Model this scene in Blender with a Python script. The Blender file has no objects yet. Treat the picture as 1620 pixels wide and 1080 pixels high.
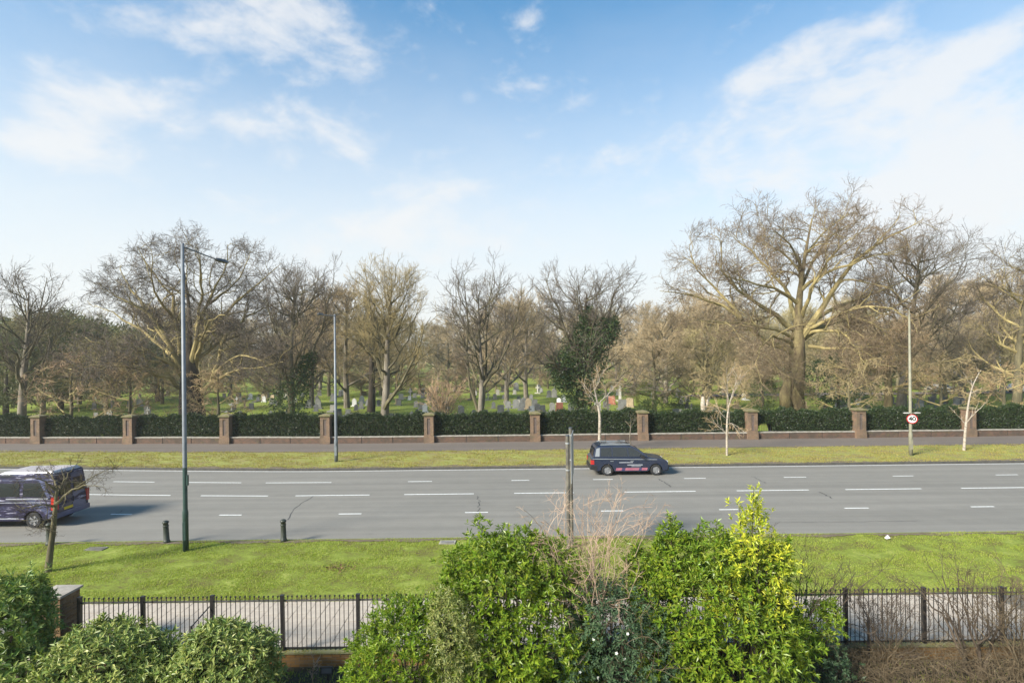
import bpy, bmesh, math, random
import numpy as np
from mathutils import Vector, Matrix, Euler

# ------------------------------------------------------------------ camera, sky, sun, exposure
scene = bpy.context.scene
COL = scene.collection
CAM_H, FPX, PX0, PY0, ROLL = 7.6, 880.0, 810.0, 560.0, math.radians(-0.65)
cam_d = bpy.data.cameras.new("camera")
cam = bpy.data.objects.new("camera", cam_d)
COL.objects.link(cam)
cam_d.sensor_width = 36.0
cam_d.lens = 36.0 * FPX / 1620.0
cam_d.shift_y = 20.0 / 1620.0
cam_d.clip_start, cam_d.clip_end = 0.1, 6000.0
cam.matrix_world = Matrix.Translation((0, 0, CAM_H)) @ Matrix.Rotation(math.pi / 2, 4, 'X') @ Matrix.Rotation(ROLL, 4, 'Z')
scene.camera = cam

SUN_EL, SUN_AZ = 33.0, 233.0          # degrees; azimuth of the sun measured from +Y clockwise (towards +X)
sun_vec = Vector((math.sin(math.radians(SUN_AZ)) * math.cos(math.radians(SUN_EL)),
                  math.cos(math.radians(SUN_AZ)) * math.cos(math.radians(SUN_EL)),
                  math.sin(math.radians(SUN_EL))))
sd = bpy.data.lights.new("sun", 'SUN')
sd.energy, sd.angle, sd.color = 3.5, math.radians(15.0), (1.0, 0.93, 0.80)
sun = bpy.data.objects.new("sun", sd)
COL.objects.link(sun)
sun.rotation_euler = (-sun_vec).to_track_quat('-Z', 'Y').to_euler()
sun.location = (-40, -20, 60)

scene.view_settings.view_transform = 'Standard'
scene.view_settings.look = 'None'
scene.view_settings.gamma = 1.0
scene.view_settings.use_curve_mapping = False
scene.view_settings.exposure = 1.6
scene.render.engine = 'CYCLES'
scene.cycles.use_denoising = True
scene.cycles.max_bounces = 6
scene.cycles.transparent_max_bounces = 6
scene.cycles.caustics_reflective = False
scene.cycles.caustics_refractive = False

world = bpy.data.worlds.new("World")
scene.world = world
world.use_nodes = True


class NT:
    """small node-tree helper"""
    def __init__(self, tree):
        self.t = tree
        self.n = tree.nodes
        self.l = tree.links

    def node(self, kind, **kw):
        nd = self.n.new(kind)
        for k, v in kw.items():
            setattr(nd, k, v)
        return nd

    def put(self, sock, v):
        if isinstance(v, bpy.types.NodeSocket):
            self.l.new(v, sock)
        elif v is not None:
            sock.default_value = v

    def math(self, op, a, b=None, c=None, clamp=False):
        nd = self.node('ShaderNodeMath', operation=op, use_clamp=clamp)
        self.put(nd.inputs[0], a)
        self.put(nd.inputs[1], b)
        self.put(nd.inputs[2], c)
        return nd.outputs[0]

    def smooth(self, x, lo, hi, a=0.0, b=1.0):
        nd = self.node('ShaderNodeMapRange', interpolation_type='SMOOTHSTEP')
        self.put(nd.inputs[0], x)
        for i, v in ((1, lo), (2, hi), (3, a), (4, b)):
            self.put(nd.inputs[i], v)
        return nd.outputs[0]

    def noise(self, vec, scale, detail=4.0, rough=0.55, dist=0.0, off=0.0):
        nd = self.node('ShaderNodeTexNoise')
        self.put(nd.inputs['Vector'], vec)
        nd.inputs['Scale'].default_value = scale
        nd.inputs['Detail'].default_value = detail
        nd.inputs['Roughness'].default_value = rough
        nd.inputs['Distortion'].default_value = dist
        return nd.outputs['Fac']

    def mapping(self, vec, loc=(0, 0, 0), rot=(0, 0, 0), scale=(1, 1, 1)):
        nd = self.node('ShaderNodeMapping')
        self.put(nd.inputs[0], vec)
        nd.inputs['Location'].default_value = loc
        nd.inputs['Rotation'].default_value = rot
        nd.inputs['Scale'].default_value = scale
        return nd.outputs[0]

    def mix(self, fac, a, b, blend='MIX'):
        nd = self.node('ShaderNodeMix', data_type='RGBA', blend_type=blend)
        self.put(nd.inputs[0], fac)
        self.put(nd.inputs[6], rgba(a))
        self.put(nd.inputs[7], rgba(b))
        return nd.outputs[2]

    def ramp(self, fac, stops):
        nd = self.node('ShaderNodeValToRGB')
        self.put(nd.inputs[0], fac)
        el = nd.color_ramp.elements
        while len(el) < len(stops):
            el.new(0.5)
        for e, (p, c) in zip(el, stops):
            e.position, e.color = p, rgba(c)
        return nd.outputs[0]


def rgba(c):
    if isinstance(c, (tuple, list)) and len(c) == 3:
        return (c[0], c[1], c[2], 1.0)
    return c


def build_world():
    t = NT(world.node_tree)
    t.n.clear()
    out = t.node('ShaderNodeOutputWorld')
    bg = t.node('ShaderNodeBackground')
    t.l.new(bg.outputs[0], out.inputs[0])
    sky = t.node('ShaderNodeTexSky', sky_type='NISHITA')
    sky.sun_disc = False
    sky.sun_elevation = math.radians(SUN_EL)
    sky.sun_rotation = math.radians(SUN_AZ)
    sky.air_density, sky.dust_density, sky.ozone_density = 1.0, 0.6, 2.0
    tc = t.node('ShaderNodeTexCoord')
    sep = t.node('ShaderNodeSeparateXYZ')
    t.l.new(tc.outputs['Generated'], sep.inputs[0])
    x, y, z = sep.outputs
    az = t.math('ARCTAN2', x, y)
    el = t.math('ARCSINE', z)
    comb = t.node('ShaderNodeCombineXYZ')
    t.put(comb.inputs[0], az)
    t.put(comb.inputs[1], el)
    # wispy noise, stretched along a rising diagonal as the wind has drawn the cloud
    v1 = t.mapping(comb.outputs[0], rot=(0, 0, -0.35), scale=(1.0, 1.9, 1.0))
    n1 = t.noise(v1, 4.2, 8, 0.62, 0.35)
    v2 = t.mapping(comb.outputs[0], loc=(3, 7, 0), rot=(0, 0, -0.45), scale=(1.0, 1.7, 1.0))
    n2 = t.noise(v2, 15.0, 6, 0.6, 0.3)
    total = None
    # the individual clouds: azimuth, elevation, half sizes (radians), tilt, weight
    clouds = [(480, 40, 190, 60, -6, .66), (240, 30, 150, 40, 12, .45), (180, 150, 110, 55, 10, .50), (50, 205, 140, 40, 0, .40), (120, 240, 160, 30, 0, .25),
              (440, 190, 135, 38, 4, .52), (557, 242, 50, 24, -30, .34), (1225, 110, 140, 34, 20, .56),
              (1400, 45, 110, 28, 15, .42), (1300, 195, 200, 60, 12, .60), (1500, 300, 330, 135, 14, .80), (1560, 80, 120, 28, 22, .55),
              (1020, 238, 100, 24, 10, .36), (1030, 60, 60, 24, 25, .22), (1180, 45, 70, 22, 25, .34), (850, 25, 45, 20, 35, .25),
              (690, 305, 90, 30, 12, .40), (600, 370, 220, 60, 12, .46), (860, 370, 160, 45, 5, .36)]
    for (px, py, rx, ry, tilt, wgt) in clouds:
        u, v = (px - PX0) / FPX, -(py - PY0) / FPX
        a0 = math.atan(u)
        e0 = math.atan2(v, math.hypot(1, u))
        rxa, rya = rx / FPX * math.cos(a0) ** 2, ry / FPX * math.cos(e0) ** 2 * math.cos(a0)
        ct, st = math.cos(math.radians(tilt)), math.sin(math.radians(tilt))
        da = t.math('SUBTRACT', az, a0)
        de = t.math('SUBTRACT', el, e0)
        p = t.math('ADD', t.math('MULTIPLY', da, ct / rxa), t.math('MULTIPLY', de, st / rxa))
        q = t.math('ADD', t.math('MULTIPLY', da, -st / rya), t.math('MULTIPLY', de, ct / rya))
        r2 = t.math('ADD', t.math('MULTIPLY', p, p), t.math('MULTIPLY', q, q))
        g = t.math('MULTIPLY', t.math('EXPONENT', t.math('MULTIPLY', r2, -0.9)), wgt)
        total = g if total is None else t.math('ADD', total, g)
    fl = t.math('ADD', t.math('MULTIPLY', t.math('SUBTRACT', n1, 0.51), 2.1), t.math('MULTIPLY', t.math('SUBTRACT', n2, 0.5), 0.9))
    dens = t.math('ADD', total, fl)
    mask = t.smooth(dens, 0.08, 0.80)
    mask = t.math('MULTIPLY', mask, 0.80)
    # pale moisture veil that thickens to the horizon all round
    elv = t.math('ADD', el, t.math('MULTIPLY', t.math('SUBTRACT', n1, 0.5), 0.10))
    veil = t.smooth(elv, 0.03, 0.66, 1.0, 0.0)
    veil = t.math('POWER', veil, 0.95)
    veil = t.math('MULTIPLY', veil, 0.97)
    skyc = t.mix(1.0, sky.outputs[0], (0.27, 0.66, 0.76), 'MULTIPLY')
    c1 = t.mix(veil, skyc, (3.12, 3.14, 3.12))
    c2 = t.mix(mask, c1, (3.08, 3.10, 3.12))
    t.l.new(c2, bg.inputs[0])
    bg.inputs[1].default_value = 0.10


build_world()

# ------------------------------------------------------------------ projection helpers (measured positions -> metres)
CA, SA = math.cos(ROLL), math.sin(ROLL)


def ray(px, py):
    u, v = (px - PX0) / FPX, -(py - PY0) / FPX
    return (u * CA - v * SA, u * SA + v * CA)


def at(px, py, Y):
    u, v = ray(px, py)
    return Vector((u * Y, Y, CAM_H + v * Y))


def gp(px, py, z=0.1):
    u, v = ray(px, py)
    Y = (z - CAM_H) / v
    return Vector((u * Y, Y, z))


# ------------------------------------------------------------------ object helpers
def tag(o, label=None, cat=None, group=None, kind=None):
    for k, v in (("label", label), ("category", cat), ("group", group), ("kind", kind)):
        if v:
            o[k] = v
    return o


def empty(name, loc, label, cat, group=None):
    o = bpy.data.objects.new(name, None)
    o.empty_display_size = 0.2
    COL.objects.link(o)
    o.location = loc
    return tag(o, label, cat, group)


def link(name, me, parent=None, loc=None):
    o = bpy.data.objects.new(name, me)
    COL.objects.link(o)
    if parent is not None:
        o.parent = parent
    if loc is not None:
        o.location = loc
    return o


class Geo:
    """collects numpy vertex / face arrays and writes them as one mesh"""
    def __init__(self):
        self.v, self.f, self.m, self.c = [], [], [], 0

    def add(self, V, F, mat=0):
        V = np.asarray(V, np.float32).reshape(-1, 3)
        F = np.asarray(F, np.int64)
        if len(F) == 0:
            return self
        self.v.append(V)
        self.f.append(F + self.c)
        self.m.append(np.full(len(F), mat, np.int32))
        self.c += len(V)
        return self

    def box(self, x0, x1, y0, y1, z0, z1, mat=0):
        V = [(x, y, z) for z in (z0, z1) for y in (y0, y1) for x in (x0, x1)]
        F = [(0, 2, 3, 1), (4, 5, 7, 6), (0, 1, 5, 4), (2, 6, 7, 3), (0, 4, 6, 2), (1, 3, 7, 5)]
        return self.add(V, F, mat)

    def tube(self, pts, rad, sides=8, mat=0, cap=True):
        P = np.asarray([tuple(p) for p in pts], float)[None]
        if np.isscalar(rad):
            rad = [rad] * len(pts)
        V, F = tubes(P, np.asarray(rad, float)[None], sides)
        self.add(V, F, mat)
        if cap:
            n = len(pts)
            self.f.append(np.array([list(range(sides))[::-1]]) + self.c - n * sides)
            self.f.append(np.array([list(range(sides))]) + self.c - sides)
            self.m += [np.array([mat], np.int32)] * 2
        return self

    def lathe(self, prof, sides=20, axis='Z', origin=(0, 0, 0), mat=0):
        n = len(prof)
        a = np.linspace(0, 2 * math.pi, sides, endpoint=False)
        V = np.zeros((n, sides, 3))
        for i, (r, h) in enumerate(prof):
            c, s = r * np.cos(a), r * np.sin(a)
            if axis == 'Z':
                V[i] = np.stack([c, s, np.full(sides, h)], 1)
            elif axis == 'Y':
                V[i] = np.stack([c, np.full(sides, h), s], 1)
            else:
                V[i] = np.stack([np.full(sides, h), c, s], 1)
        V += np.asarray(origin)
        i = np.arange(n - 1)[:, None] * sides
        j = np.arange(sides)[None]
        k = (j + 1) % sides
        F = np.stack([i + j, i + k, i + sides + k, i + sides + j], -1).reshape(-1, 4)
        return self.add(V.reshape(-1, 3), F, mat)

    def build(self, name, mats, parent=None, loc=None, smooth=False):
        me = self.mesh(name, mats, smooth)
        return link(name, me, parent, loc)

    def mesh(self, name, mats, smooth=False):
        me = bpy.data.meshes.new(name)
        V = np.concatenate(self.v).astype(np.float32)
        tot = np.concatenate([np.full(len(f), f.shape[1], np.int32) for f in self.f])
        idx = np.concatenate([f.ravel() for f in self.f]).astype(np.int32)
        mi = np.concatenate(self.m)
        me.vertices.add(len(V))
        me.vertices.foreach_set('co', V.ravel())
        me.loops.add(len(idx))
        me.loops.foreach_set('vertex_index', idx)
        me.polygons.add(len(tot))
        st = np.zeros(len(tot), np.int32)
        st[1:] = np.cumsum(tot)[:-1]
        me.polygons.foreach_set('loop_start', st)
        me.polygons.foreach_set('loop_total', tot)
        me.polygons.foreach_set('material_index', mi)
        me.polygons.foreach_set('use_smooth', np.full(len(tot), bool(smooth)))
        for m in (mats if isinstance(mats, (list, tuple)) else [mats]):
            me.materials.append(m)
        me.update(calc_edges=True)
        return me


def norm(a):
    return a / np.maximum(np.linalg.norm(a, axis=-1, keepdims=True), 1e-9)


def tubes(P, R, sides):
    """P [n,K,3], R [n,K] -> tube vertices and quads"""
    n, K, _ = P.shape
    T = np.gradient(P, axis=1)
    T = norm(T)
    ref = norm(P[:, -1] - P[:, 0])
    alt = np.where(np.abs(ref[:, 2:3]) > 0.8, np.array([[1.0, 0, 0]]), np.array([[0, 0, 1.0]]))
    A = norm(np.cross(T, np.repeat(alt[:, None], K, 1)))
    B = np.cross(T, A)
    ang = np.linspace(0, 2 * math.pi, sides, endpoint=False)
    V = (P[:, :, None] + R[:, :, None, None] * (np.cos(ang)[None, None, :, None] * A[:, :, None] + np.sin(ang)[None, None, :, None] * B[:, :, None]))
    b = (np.arange(n) * K * sides)[:, None, None]
    i = (np.arange(K - 1) * sides)[None, :, None]
    j = np.arange(sides)[None, None]
    k = (j + 1) % sides
    F = np.stack([b + i + j, b + i + k, b + i + sides + k, b + i + sides + j], -1).reshape(-1, 4)
    return V.reshape(-1, 3), F


def cones(P, R):
    """tapering three-sided twigs for the finest order of branching"""
    n = len(P)
    a, b = P[:, 0], P[:, -1]
    T = norm(b - a)
    alt = np.where(np.abs(T[:, 2:3]) > 0.8, np.array([[1.0, 0, 0]]), np.array([[0, 0, 1.0]]))
    A = norm(np.cross(T, alt))
    B = np.cross(T, A)
    r = R[:, :1] * 1.15
    V = np.stack([a + r * A, a + r * (-0.5 * A + 0.866 * B), a + r * (-0.5 * A - 0.866 * B), b], 1)
    i = (np.arange(n) * 4)[:, None, None]
    F = i + np.array([[0, 1, 3], [1, 2, 3], [2, 0, 3]])[None]
    return V.reshape(-1, 3), F.reshape(-1, 3)


# ------------------------------------------------------------------ materials
def principled(name):
    m = bpy.data.materials.new(name)
    m.use_nodes = True
    t = NT(m.node_tree)
    b = t.n['Principled BSDF']
    return m, t, b


def bump(t, b, h, strength, dist):
    nd = t.node('ShaderNodeBump')
    nd.inputs['Strength'].default_value = strength
    nd.inputs['Distance'].default_value = dist
    t.put(nd.inputs['Height'], h)
    t.l.new(nd.outputs[0], b.inputs['Normal'])


def obj_coord(t):
    return t.node('ShaderNodeTexCoord').outputs['Object']


def world_coord(t):
    return t.node('ShaderNodeNewGeometry').outputs['Position']


def simple(name, c1, c2=None, rough=0.6, scale=6.0, metal=0.0, bs=0.0, bd=0.01, detail=5, coat=0.0, spec=None):
    m, t, b = principled(name)
    v = obj_coord(t)
    if c2 is None:
        c2 = tuple(x * 0.8 for x in c1)
    n = t.noise(v, scale, detail, 0.6)
    t.l.new(t.mix(t.smooth(n, 0.3, 0.7), c1, c2), b.inputs['Base Color'])
    b.inputs['Roughness'].default_value = rough
    b.inputs['Metallic'].default_value = metal
    if coat:
        b.inputs['Coat Weight'].default_value = coat
        b.inputs['Coat Roughness'].default_value = 0.08
    if spec is not None:
        b.inputs['Specular IOR Level'].default_value = spec
    if bs:
        bump(t, b, t.noise(v, scale * 3, 6, 0.65), bs, bd)
    return m


def leafmat(name, cols, rough=0.38, trans=0.25, tcol=None, spec=0.35):
    rough = min(0.9, rough + 0.09)
    """leaf colour varies per leaf (mesh island) and per object; thin-leaf translucency"""
    m, t, b = principled(name)
    geo = t.node('ShaderNodeNewGeometry')
    oi = t.node('ShaderNodeObjectInfo')
    r = t.math('FRACT', t.math('ADD', geo.outputs['Random Per Island'], oi.outputs['Random']))
    stops = [(i / max(1, len(cols) - 1), c) for i, c in enumerate(cols)]
    c = t.ramp(r, stops)
    t.l.new(c, b.inputs['Base Color'])
    b.inputs['Roughness'].default_value = rough
    b.inputs['Specular IOR Level'].default_value = spec
    if trans:
        tr = t.node('ShaderNodeBsdfTranslucent')
        t.l.new(t.mix(1.0, c, tcol or (1.35, 1.5, 0.6), 'MULTIPLY'), tr.inputs[0])
        mx = t.node('ShaderNodeMixShader')
        mx.inputs[0].default_value = trans
        t.l.new(b.outputs[0], mx.inputs[1])
        t.l.new(tr.outputs[0], mx.inputs[2])
        t.l.new(mx.outputs[0], t.n['Material Output'].inputs[0])
    return m


def mat_asphalt(name, base, lane=True):
    m, t, b = principled(name)
    v = world_coord(t)
    fine = t.noise(v, 60, 3, 0.7)
    mid = t.noise(v, 1.1, 6, 0.65)
    streak = t.noise(t.mapping(v, scale=(0.035, 1.6, 1)), 1.0, 5, 0.6)
    big = t.noise(t.mapping(v, scale=(0.06, 0.25, 1)), 1.0, 3, 0.5)
    f = t.math('ADD', t.math('MULTIPLY', mid, 0.25), t.math('ADD', t.math('MULTIPLY', streak, 0.55), t.math('MULTIPLY', big, 0.2)))
    c = t.ramp(f, [(0.32, tuple(x * 0.74 for x in base)), (0.5, base), (0.68, tuple(x * 1.24 for x in base))])
    sp = t.smooth(fine, 0.35, 0.75)
    c = t.mix(t.math('MULTIPLY', sp, 0.35), c, tuple(x * 1.7 for x in base))
    sy = t.node('ShaderNodeSeparateXYZ')
    t.l.new(v, sy.inputs[0])
    band = t.math('SINE', t.math('MULTIPLY', t.math('ADD', sy.outputs[1], t.math('MULTIPLY', mid, 0.5)), 3.64))
    c = t.mix(t.math('MULTIPLY', t.smooth(band, -0.2, 1.0), 0.16 if lane else 0.0), c, tuple(x * 0.6 for x in base))
    # sparse dark repair stains
    st = t.smooth(t.noise(t.mapping(v, loc=(11, 3, 0), scale=(0.12, 0.7, 1)), 1.0, 6, 0.7), 0.62, 0.72)
    c = t.mix(t.math('MULTIPLY', st, 0.28), c, tuple(x * 0.55 for x in base))
    t.l.new(c, b.inputs['Base Color'])
    b.inputs['Roughness'].default_value = 0.82
    bump(t, b, fine, 0.35, 0.006)
    return m


def mat_ground(name, stops, scale=0.9, bs=0.7, bd=0.05, rough=0.95, fine=14):
    m, t, b = principled(name)
    v = world_coord(t)
    n1 = t.noise(v, scale, 8, 0.68, 0.3)
    n2 = t.noise(t.mapping(v, scale=(1, 2.2, 1)), fine, 5, 0.7)
    f = t.math('ADD', t.math('MULTIPLY', n1, 0.62), t.math('MULTIPLY', n2, 0.38))
    t.l.new(t.ramp(f, stops), b.inputs['Base Color'])
    b.inputs['Roughness'].default_value = rough
    b.inputs['Specular IOR Level'].default_value = 0.15
    bump(t, b, f, bs, bd)
    return m


def mat_brick(name, cols, mortar, w=0.225, h=0.075, moss=0.0):
    m, t, b = principled(name)
    geo = t.node('ShaderNodeNewGeometry')
    sp = t.node('ShaderNodeSeparateXYZ')
    t.l.new(geo.outputs['Position'], sp.inputs[0])
    sn = t.node('ShaderNodeSeparateXYZ')
    t.l.new(geo.outputs['Normal'], sn.inputs[0])
    side = t.math('GREATER_THAN', t.math('ABSOLUTE', sn.outputs[0]), 0.6)
    hx = t.math('ADD', t.math('MULTIPLY', sp.outputs[0], t.math('SUBTRACT', 1.0, side)), t.math('MULTIPLY', sp.outputs[1], side))
    cb = t.node('ShaderNodeCombineXYZ')
    t.put(cb.inputs[0], hx)
    t.put(cb.inputs[1], sp.outputs[2])
    br = t.node('ShaderNodeTexBrick')
    t.l.new(cb.outputs[0], br.inputs['Vector'])
    br.inputs['Scale'].default_value = 1.0
    br.inputs['Brick Width'].default_value = w
    br.inputs['Row Height'].default_value = h
    br.inputs['Mortar Size'].default_value = 0.006
    br.inputs['Mortar Smooth'].default_value = 0.2
    br.inputs['Color1'].default_value = rgba(cols[0])
    br.inputs['Color2'].default_value = rgba(cols[1])
    br.inputs['Mortar'].default_value = rgba(mortar)
    v = world_coord(t)
    n = t.noise(v, 1.3, 7, 0.7)
    c = t.mix(t.math('MULTIPLY', t.smooth(n, 0.42, 0.62), 0.75), br.outputs[0], cols[2])
    n3 = t.noise(v, 9, 4, 0.7)
    c = t.mix(t.math('MULTIPLY', t.smooth(n3, 0.55, 0.75), 0.45), c, mortar)
    if moss:
        ms = t.smooth(t.noise(t.mapping(v, loc=(5, 2, 9)), 1.7, 6, 0.7), 0.56, 0.7)
        c = t.mix(t.math('MULTIPLY', ms, moss), c, (0.10, 0.105, 0.03))
    t.l.new(c, b.inputs['Base Color'])
    b.inputs['Roughness'].default_value = 0.92
    bump(t, b, t.math('ADD', t.math('MULTIPLY', br.outputs[1], -1.0), n3), 0.5, 0.01)
    return m


def mat_bark(name, c1, c2, c3, sc=3.0, rough=0.9):
    m, t, b = principled(name)
    v = world_coord(t)
    n1 = t.noise(t.mapping(v, scale=(1, 1, 0.35)), sc, 7, 0.7, 0.4)
    n2 = t.noise(v, 0.45, 4, 0.6)
    c = t.ramp(n1, [(0.32, c2), (0.5, c1), (0.68, c3)])
    c = t.mix(t.math('MULTIPLY', t.smooth(n2, 0.4, 0.65), 0.5), c, c2)
    t.l.new(c, b.inputs['Base Color'])
    b.inputs['Roughness'].default_value = rough
    b.inputs['Specular IOR Level'].default_value = 0.2
    bump(t, b, n1, 0.8, 0.05)
    return m


def islandmat(name, cols, rough=0.9, spec=0.2):
    return leafmat(name, cols, rough, 0.0, None, spec)


M = {}
M['asphalt'] = mat_asphalt('asphalt', (0.158, 0.148, 0.131))
M['path'] = mat_asphalt('path_asphalt', (0.112, 0.092, 0.078), False)
M['paint'] = simple('road_paint', (0.72, 0.72, 0.70), (0.5, 0.5, 0.49), 0.7, 9, bs=0.2)
M['crack'] = simple('tar_crack', (0.035, 0.034, 0.033), None, 0.7, 5)
M['kerb'] = simple('kerb_concrete', (0.20, 0.19, 0.175), (0.10, 0.095, 0.085), 0.9, 2.5, bs=0.4)
M['kerb_dark'] = simple('kerb_dirty', (0.085, 0.08, 0.072), (0.05, 0.047, 0.042), 0.9, 2.5, bs=0.4)
M['turf'] = mat_ground('turf', [(0.36, (0.10, 0.075, 0.035)), (0.45, (0.13, 0.135, 0.032)), (0.53, (0.17, 0.215, 0.032)), (0.62, (0.26, 0.28, 0.07))], 1.1, 1.0, 0.09, fine=9)
M['turf_dry'] = mat_ground('turf_dry', [(0.36, (0.16, 0.115, 0.065)), (0.46, (0.22, 0.19, 0.075)), (0.54, (0.22, 0.235, 0.06)), (0.64, (0.29, 0.28, 0.09))], 0.6, 1.0, 0.09, fine=7)
M['turf_cem'] = mat_ground('turf_cemetery', [(0.34, (0.13, 0.105, 0.05)), (0.44, (0.16, 0.165, 0.038)), (0.54, (0.165, 0.215, 0.035)), (0.66, (0.23, 0.255, 0.06))], 0.25, fine=3)
M['soil'] = mat_ground('soil', [(0.3, (0.03, 0.024, 0.017)), (0.55, (0.06, 0.05, 0.032)), (0.75, (0.09, 0.085, 0.04))], 2.0)
M['earth_far'] = mat_ground('earth_far', [(0.3, (0.06, 0.06, 0.03)), (0.7, (0.11, 0.12, 0.045))], 0.05)
M['flag'] = simple('paving_flag', (0.40, 0.345, 0.285), (0.33, 0.28, 0.235), 0.88, 3.0, bs=0.3, bd=0.004)
M['joint'] = simple('paving_joint', (0.13, 0.118, 0.10), (0.08, 0.075, 0.06), 0.95, 5)
M['brick_far'] = mat_brick('brick_far', ((0.125, 0.062, 0.04), (0.075, 0.042, 0.03), (0.05, 0.04, 0.03)), (0.12, 0.10, 0.078), moss=0.45)
M['pier_brick'] = mat_brick('pier_brick', ((0.20, 0.115, 0.066), (0.14, 0.082, 0.05), (0.095, 0.07, 0.048)), (0.19, 0.165, 0.125), moss=0.4)
M['slot'] = mat_brick('slot_brick', ((0.13, 0.085, 0.07), (0.09, 0.065, 0.055), (0.08, 0.065, 0.055)), (0.14, 0.12, 0.11))
M['coping'] = simple('stone_coping', (0.33, 0.305, 0.27), (0.17, 0.155, 0.125), 0.9, 2.0, bs=0.4)
M['cap_moss'] = simple('mossy_cap', (0.17, 0.135, 0.08), (0.10, 0.095, 0.035), 0.95, 3.0, bs=0.6)
M['brick'] = islandmat('garden_brick', [(0.136, 0.078, 0.040), (0.184, 0.117, 0.060), (0.116, 0.074, 0.048), (0.204, 0.140, 0.080)])
M['brick_wall'] = islandmat('garden_wall_brick', [(0.16, 0.085, 0.03), (0.22, 0.12, 0.04), (0.13, 0.075, 0.03), (0.19, 0.115, 0.05)])
M['mortar'] = simple('mortar', (0.24, 0.21, 0.17), (0.16, 0.14, 0.11), 0.95, 8)
M['cap_stone'] = simple('cap_stone', (0.33, 0.295, 0.255), (0.24, 0.215, 0.185), 0.85, 4.0, bs=0.3)
M['mosscope'] = simple('mossy_coping', (0.20, 0.185, 0.11), (0.16, 0.165, 0.035), 0.95, 5.0, bs=0.8, bd=0.02)
M['iron'] = simple('black_iron', (0.012, 0.011, 0.012), (0.02, 0.018, 0.017), 0.42, 12, 0.0)
M['rail'] = simple('railing_rail', (0.05, 0.047, 0.045), (0.09, 0.085, 0.08), 0.4, 12)
M['galv'] = simple('galvanised', (0.17, 0.185, 0.205), (0.13, 0.145, 0.165), 0.55, 3.0, 0.1)
M['green_paint'] = simple('green_paint', (0.018, 0.045, 0.04), (0.03, 0.06, 0.052), 0.45, 4.0)
M['olive_post'] = simple('olive_post', (0.24, 0.225, 0.16), (0.17, 0.165, 0.12), 0.7, 3.0)
M['grey_dark'] = simple('dark_grey', (0.07, 0.075, 0.085), None, 0.5, 4.0)
M['bollard'] = simple('bollard_iron', (0.016, 0.022, 0.016), (0.03, 0.035, 0.025), 0.5, 6.0)
M['timber'] = simple('mottled_timber', (0.16, 0.145, 0.115), (0.05, 0.045, 0.038), 0.9, 2.2, bs=0.5)  # timber mottled between a lighter and a much darker tone
M['plate'] = simple('sign_back', (0.36, 0.37, 0.38), (0.28, 0.29, 0.30), 0.45, 2.0, 0.3)
M['sign_red'] = simple('sign_red', (0.35, 0.012, 0.015), None, 0.45, 3)
M['lantern'] = simple('lantern_casing', (0.42, 0.41, 0.38), None, 0.5, 3)
M['sign_white'] = simple('sign_white', (0.80, 0.79, 0.76), (0.72, 0.71, 0.68), 0.5, 3)
M['sign_black'] = simple('sign_black', (0.012, 0.012, 0.012), None, 0.5, 3)
M['lens'] = simple('lamp_lens', (0.10, 0.105, 0.12), None, 0.25, 3)

M['bark_plane'] = mat_bark('bark_plane', (0.19, 0.15, 0.075), (0.085, 0.06, 0.042), (0.30, 0.245, 0.12))
M['bark_limb'] = mat_bark('bark_limb', (0.28, 0.225, 0.10), (0.17, 0.135, 0.065), (0.39, 0.32, 0.15), 1.5)
M['bark_olive'] = mat_bark('bark_olive', (0.115, 0.10, 0.058), (0.07, 0.06, 0.04), (0.18, 0.155, 0.09), 2.0)
M['bark_grey'] = mat_bark('bark_grey', (0.17, 0.145, 0.115), (0.09, 0.078, 0.062), (0.25, 0.22, 0.175), 2.0)
def mat_birch():
    m, t, b = principled('bark_birch')
    v = world_coord(t)
    n1 = t.noise(t.mapping(v, scale=(1.2, 1.2, 7.0)), 2.2, 5, 0.7, 0.5)
    n2 = t.noise(v, 1.2, 4, 0.6)
    c = t.ramp(n1, [(0.36, (0.07, 0.058, 0.048)), (0.45, (0.30, 0.255, 0.205)), (0.6, (0.42, 0.365, 0.30))])
    c = t.mix(t.math('MULTIPLY', t.smooth(n2, 0.5, 0.65), 0.55), c, (0.20, 0.165, 0.125))
    t.l.new(c, b.inputs['Base Color'])
    b.inputs['Roughness'].default_value = 0.85
    return m


M['bark_birch'] = mat_birch()
M['bark_dark'] = mat_bark('bark_dark', (0.06, 0.048, 0.036), (0.035, 0.028, 0.022), (0.10, 0.08, 0.06), 3.0)
M['twig_grey'] = islandmat('twig_grey', [(0.102, 0.081, 0.067), (0.138, 0.113, 0.086), (0.086, 0.069, 0.060)])
M['twig_olive'] = islandmat('twig_olive', [(0.221, 0.175, 0.082), (0.295, 0.227, 0.103), (0.184, 0.143, 0.078)])
M['twig_brown'] = islandmat('twig_brown', [(0.307, 0.211, 0.122), (0.402, 0.283, 0.163), (0.249, 0.183, 0.101)])
M['twig_red'] = islandmat('twig_red', [(0.325, 0.220, 0.136), (0.428, 0.297, 0.190), (0.257, 0.175, 0.114)])
M['twig_straw'] = islandmat('twig_straw', [(0.347, 0.248, 0.174), (0.428, 0.317, 0.228), (0.265, 0.174, 0.120), (0.367, 0.253, 0.192)])
M['twig_bramble'] = islandmat('twig_bramble', [(0.088, 0.064, 0.038), (0.141, 0.106, 0.066), (0.062, 0.045, 0.028), (0.170, 0.133, 0.082)])
M['twig_dusk'] = islandmat('twig_dusk', [(0.137, 0.100, 0.064), (0.195, 0.144, 0.088), (0.111, 0.080, 0.055)])
M['far_tan'] = islandmat('far_twig_tan', [(0.283, 0.218, 0.130), (0.354, 0.274, 0.165), (0.236, 0.179, 0.105)])  # the far tones are made paler, putting distance haze into the colour
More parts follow.
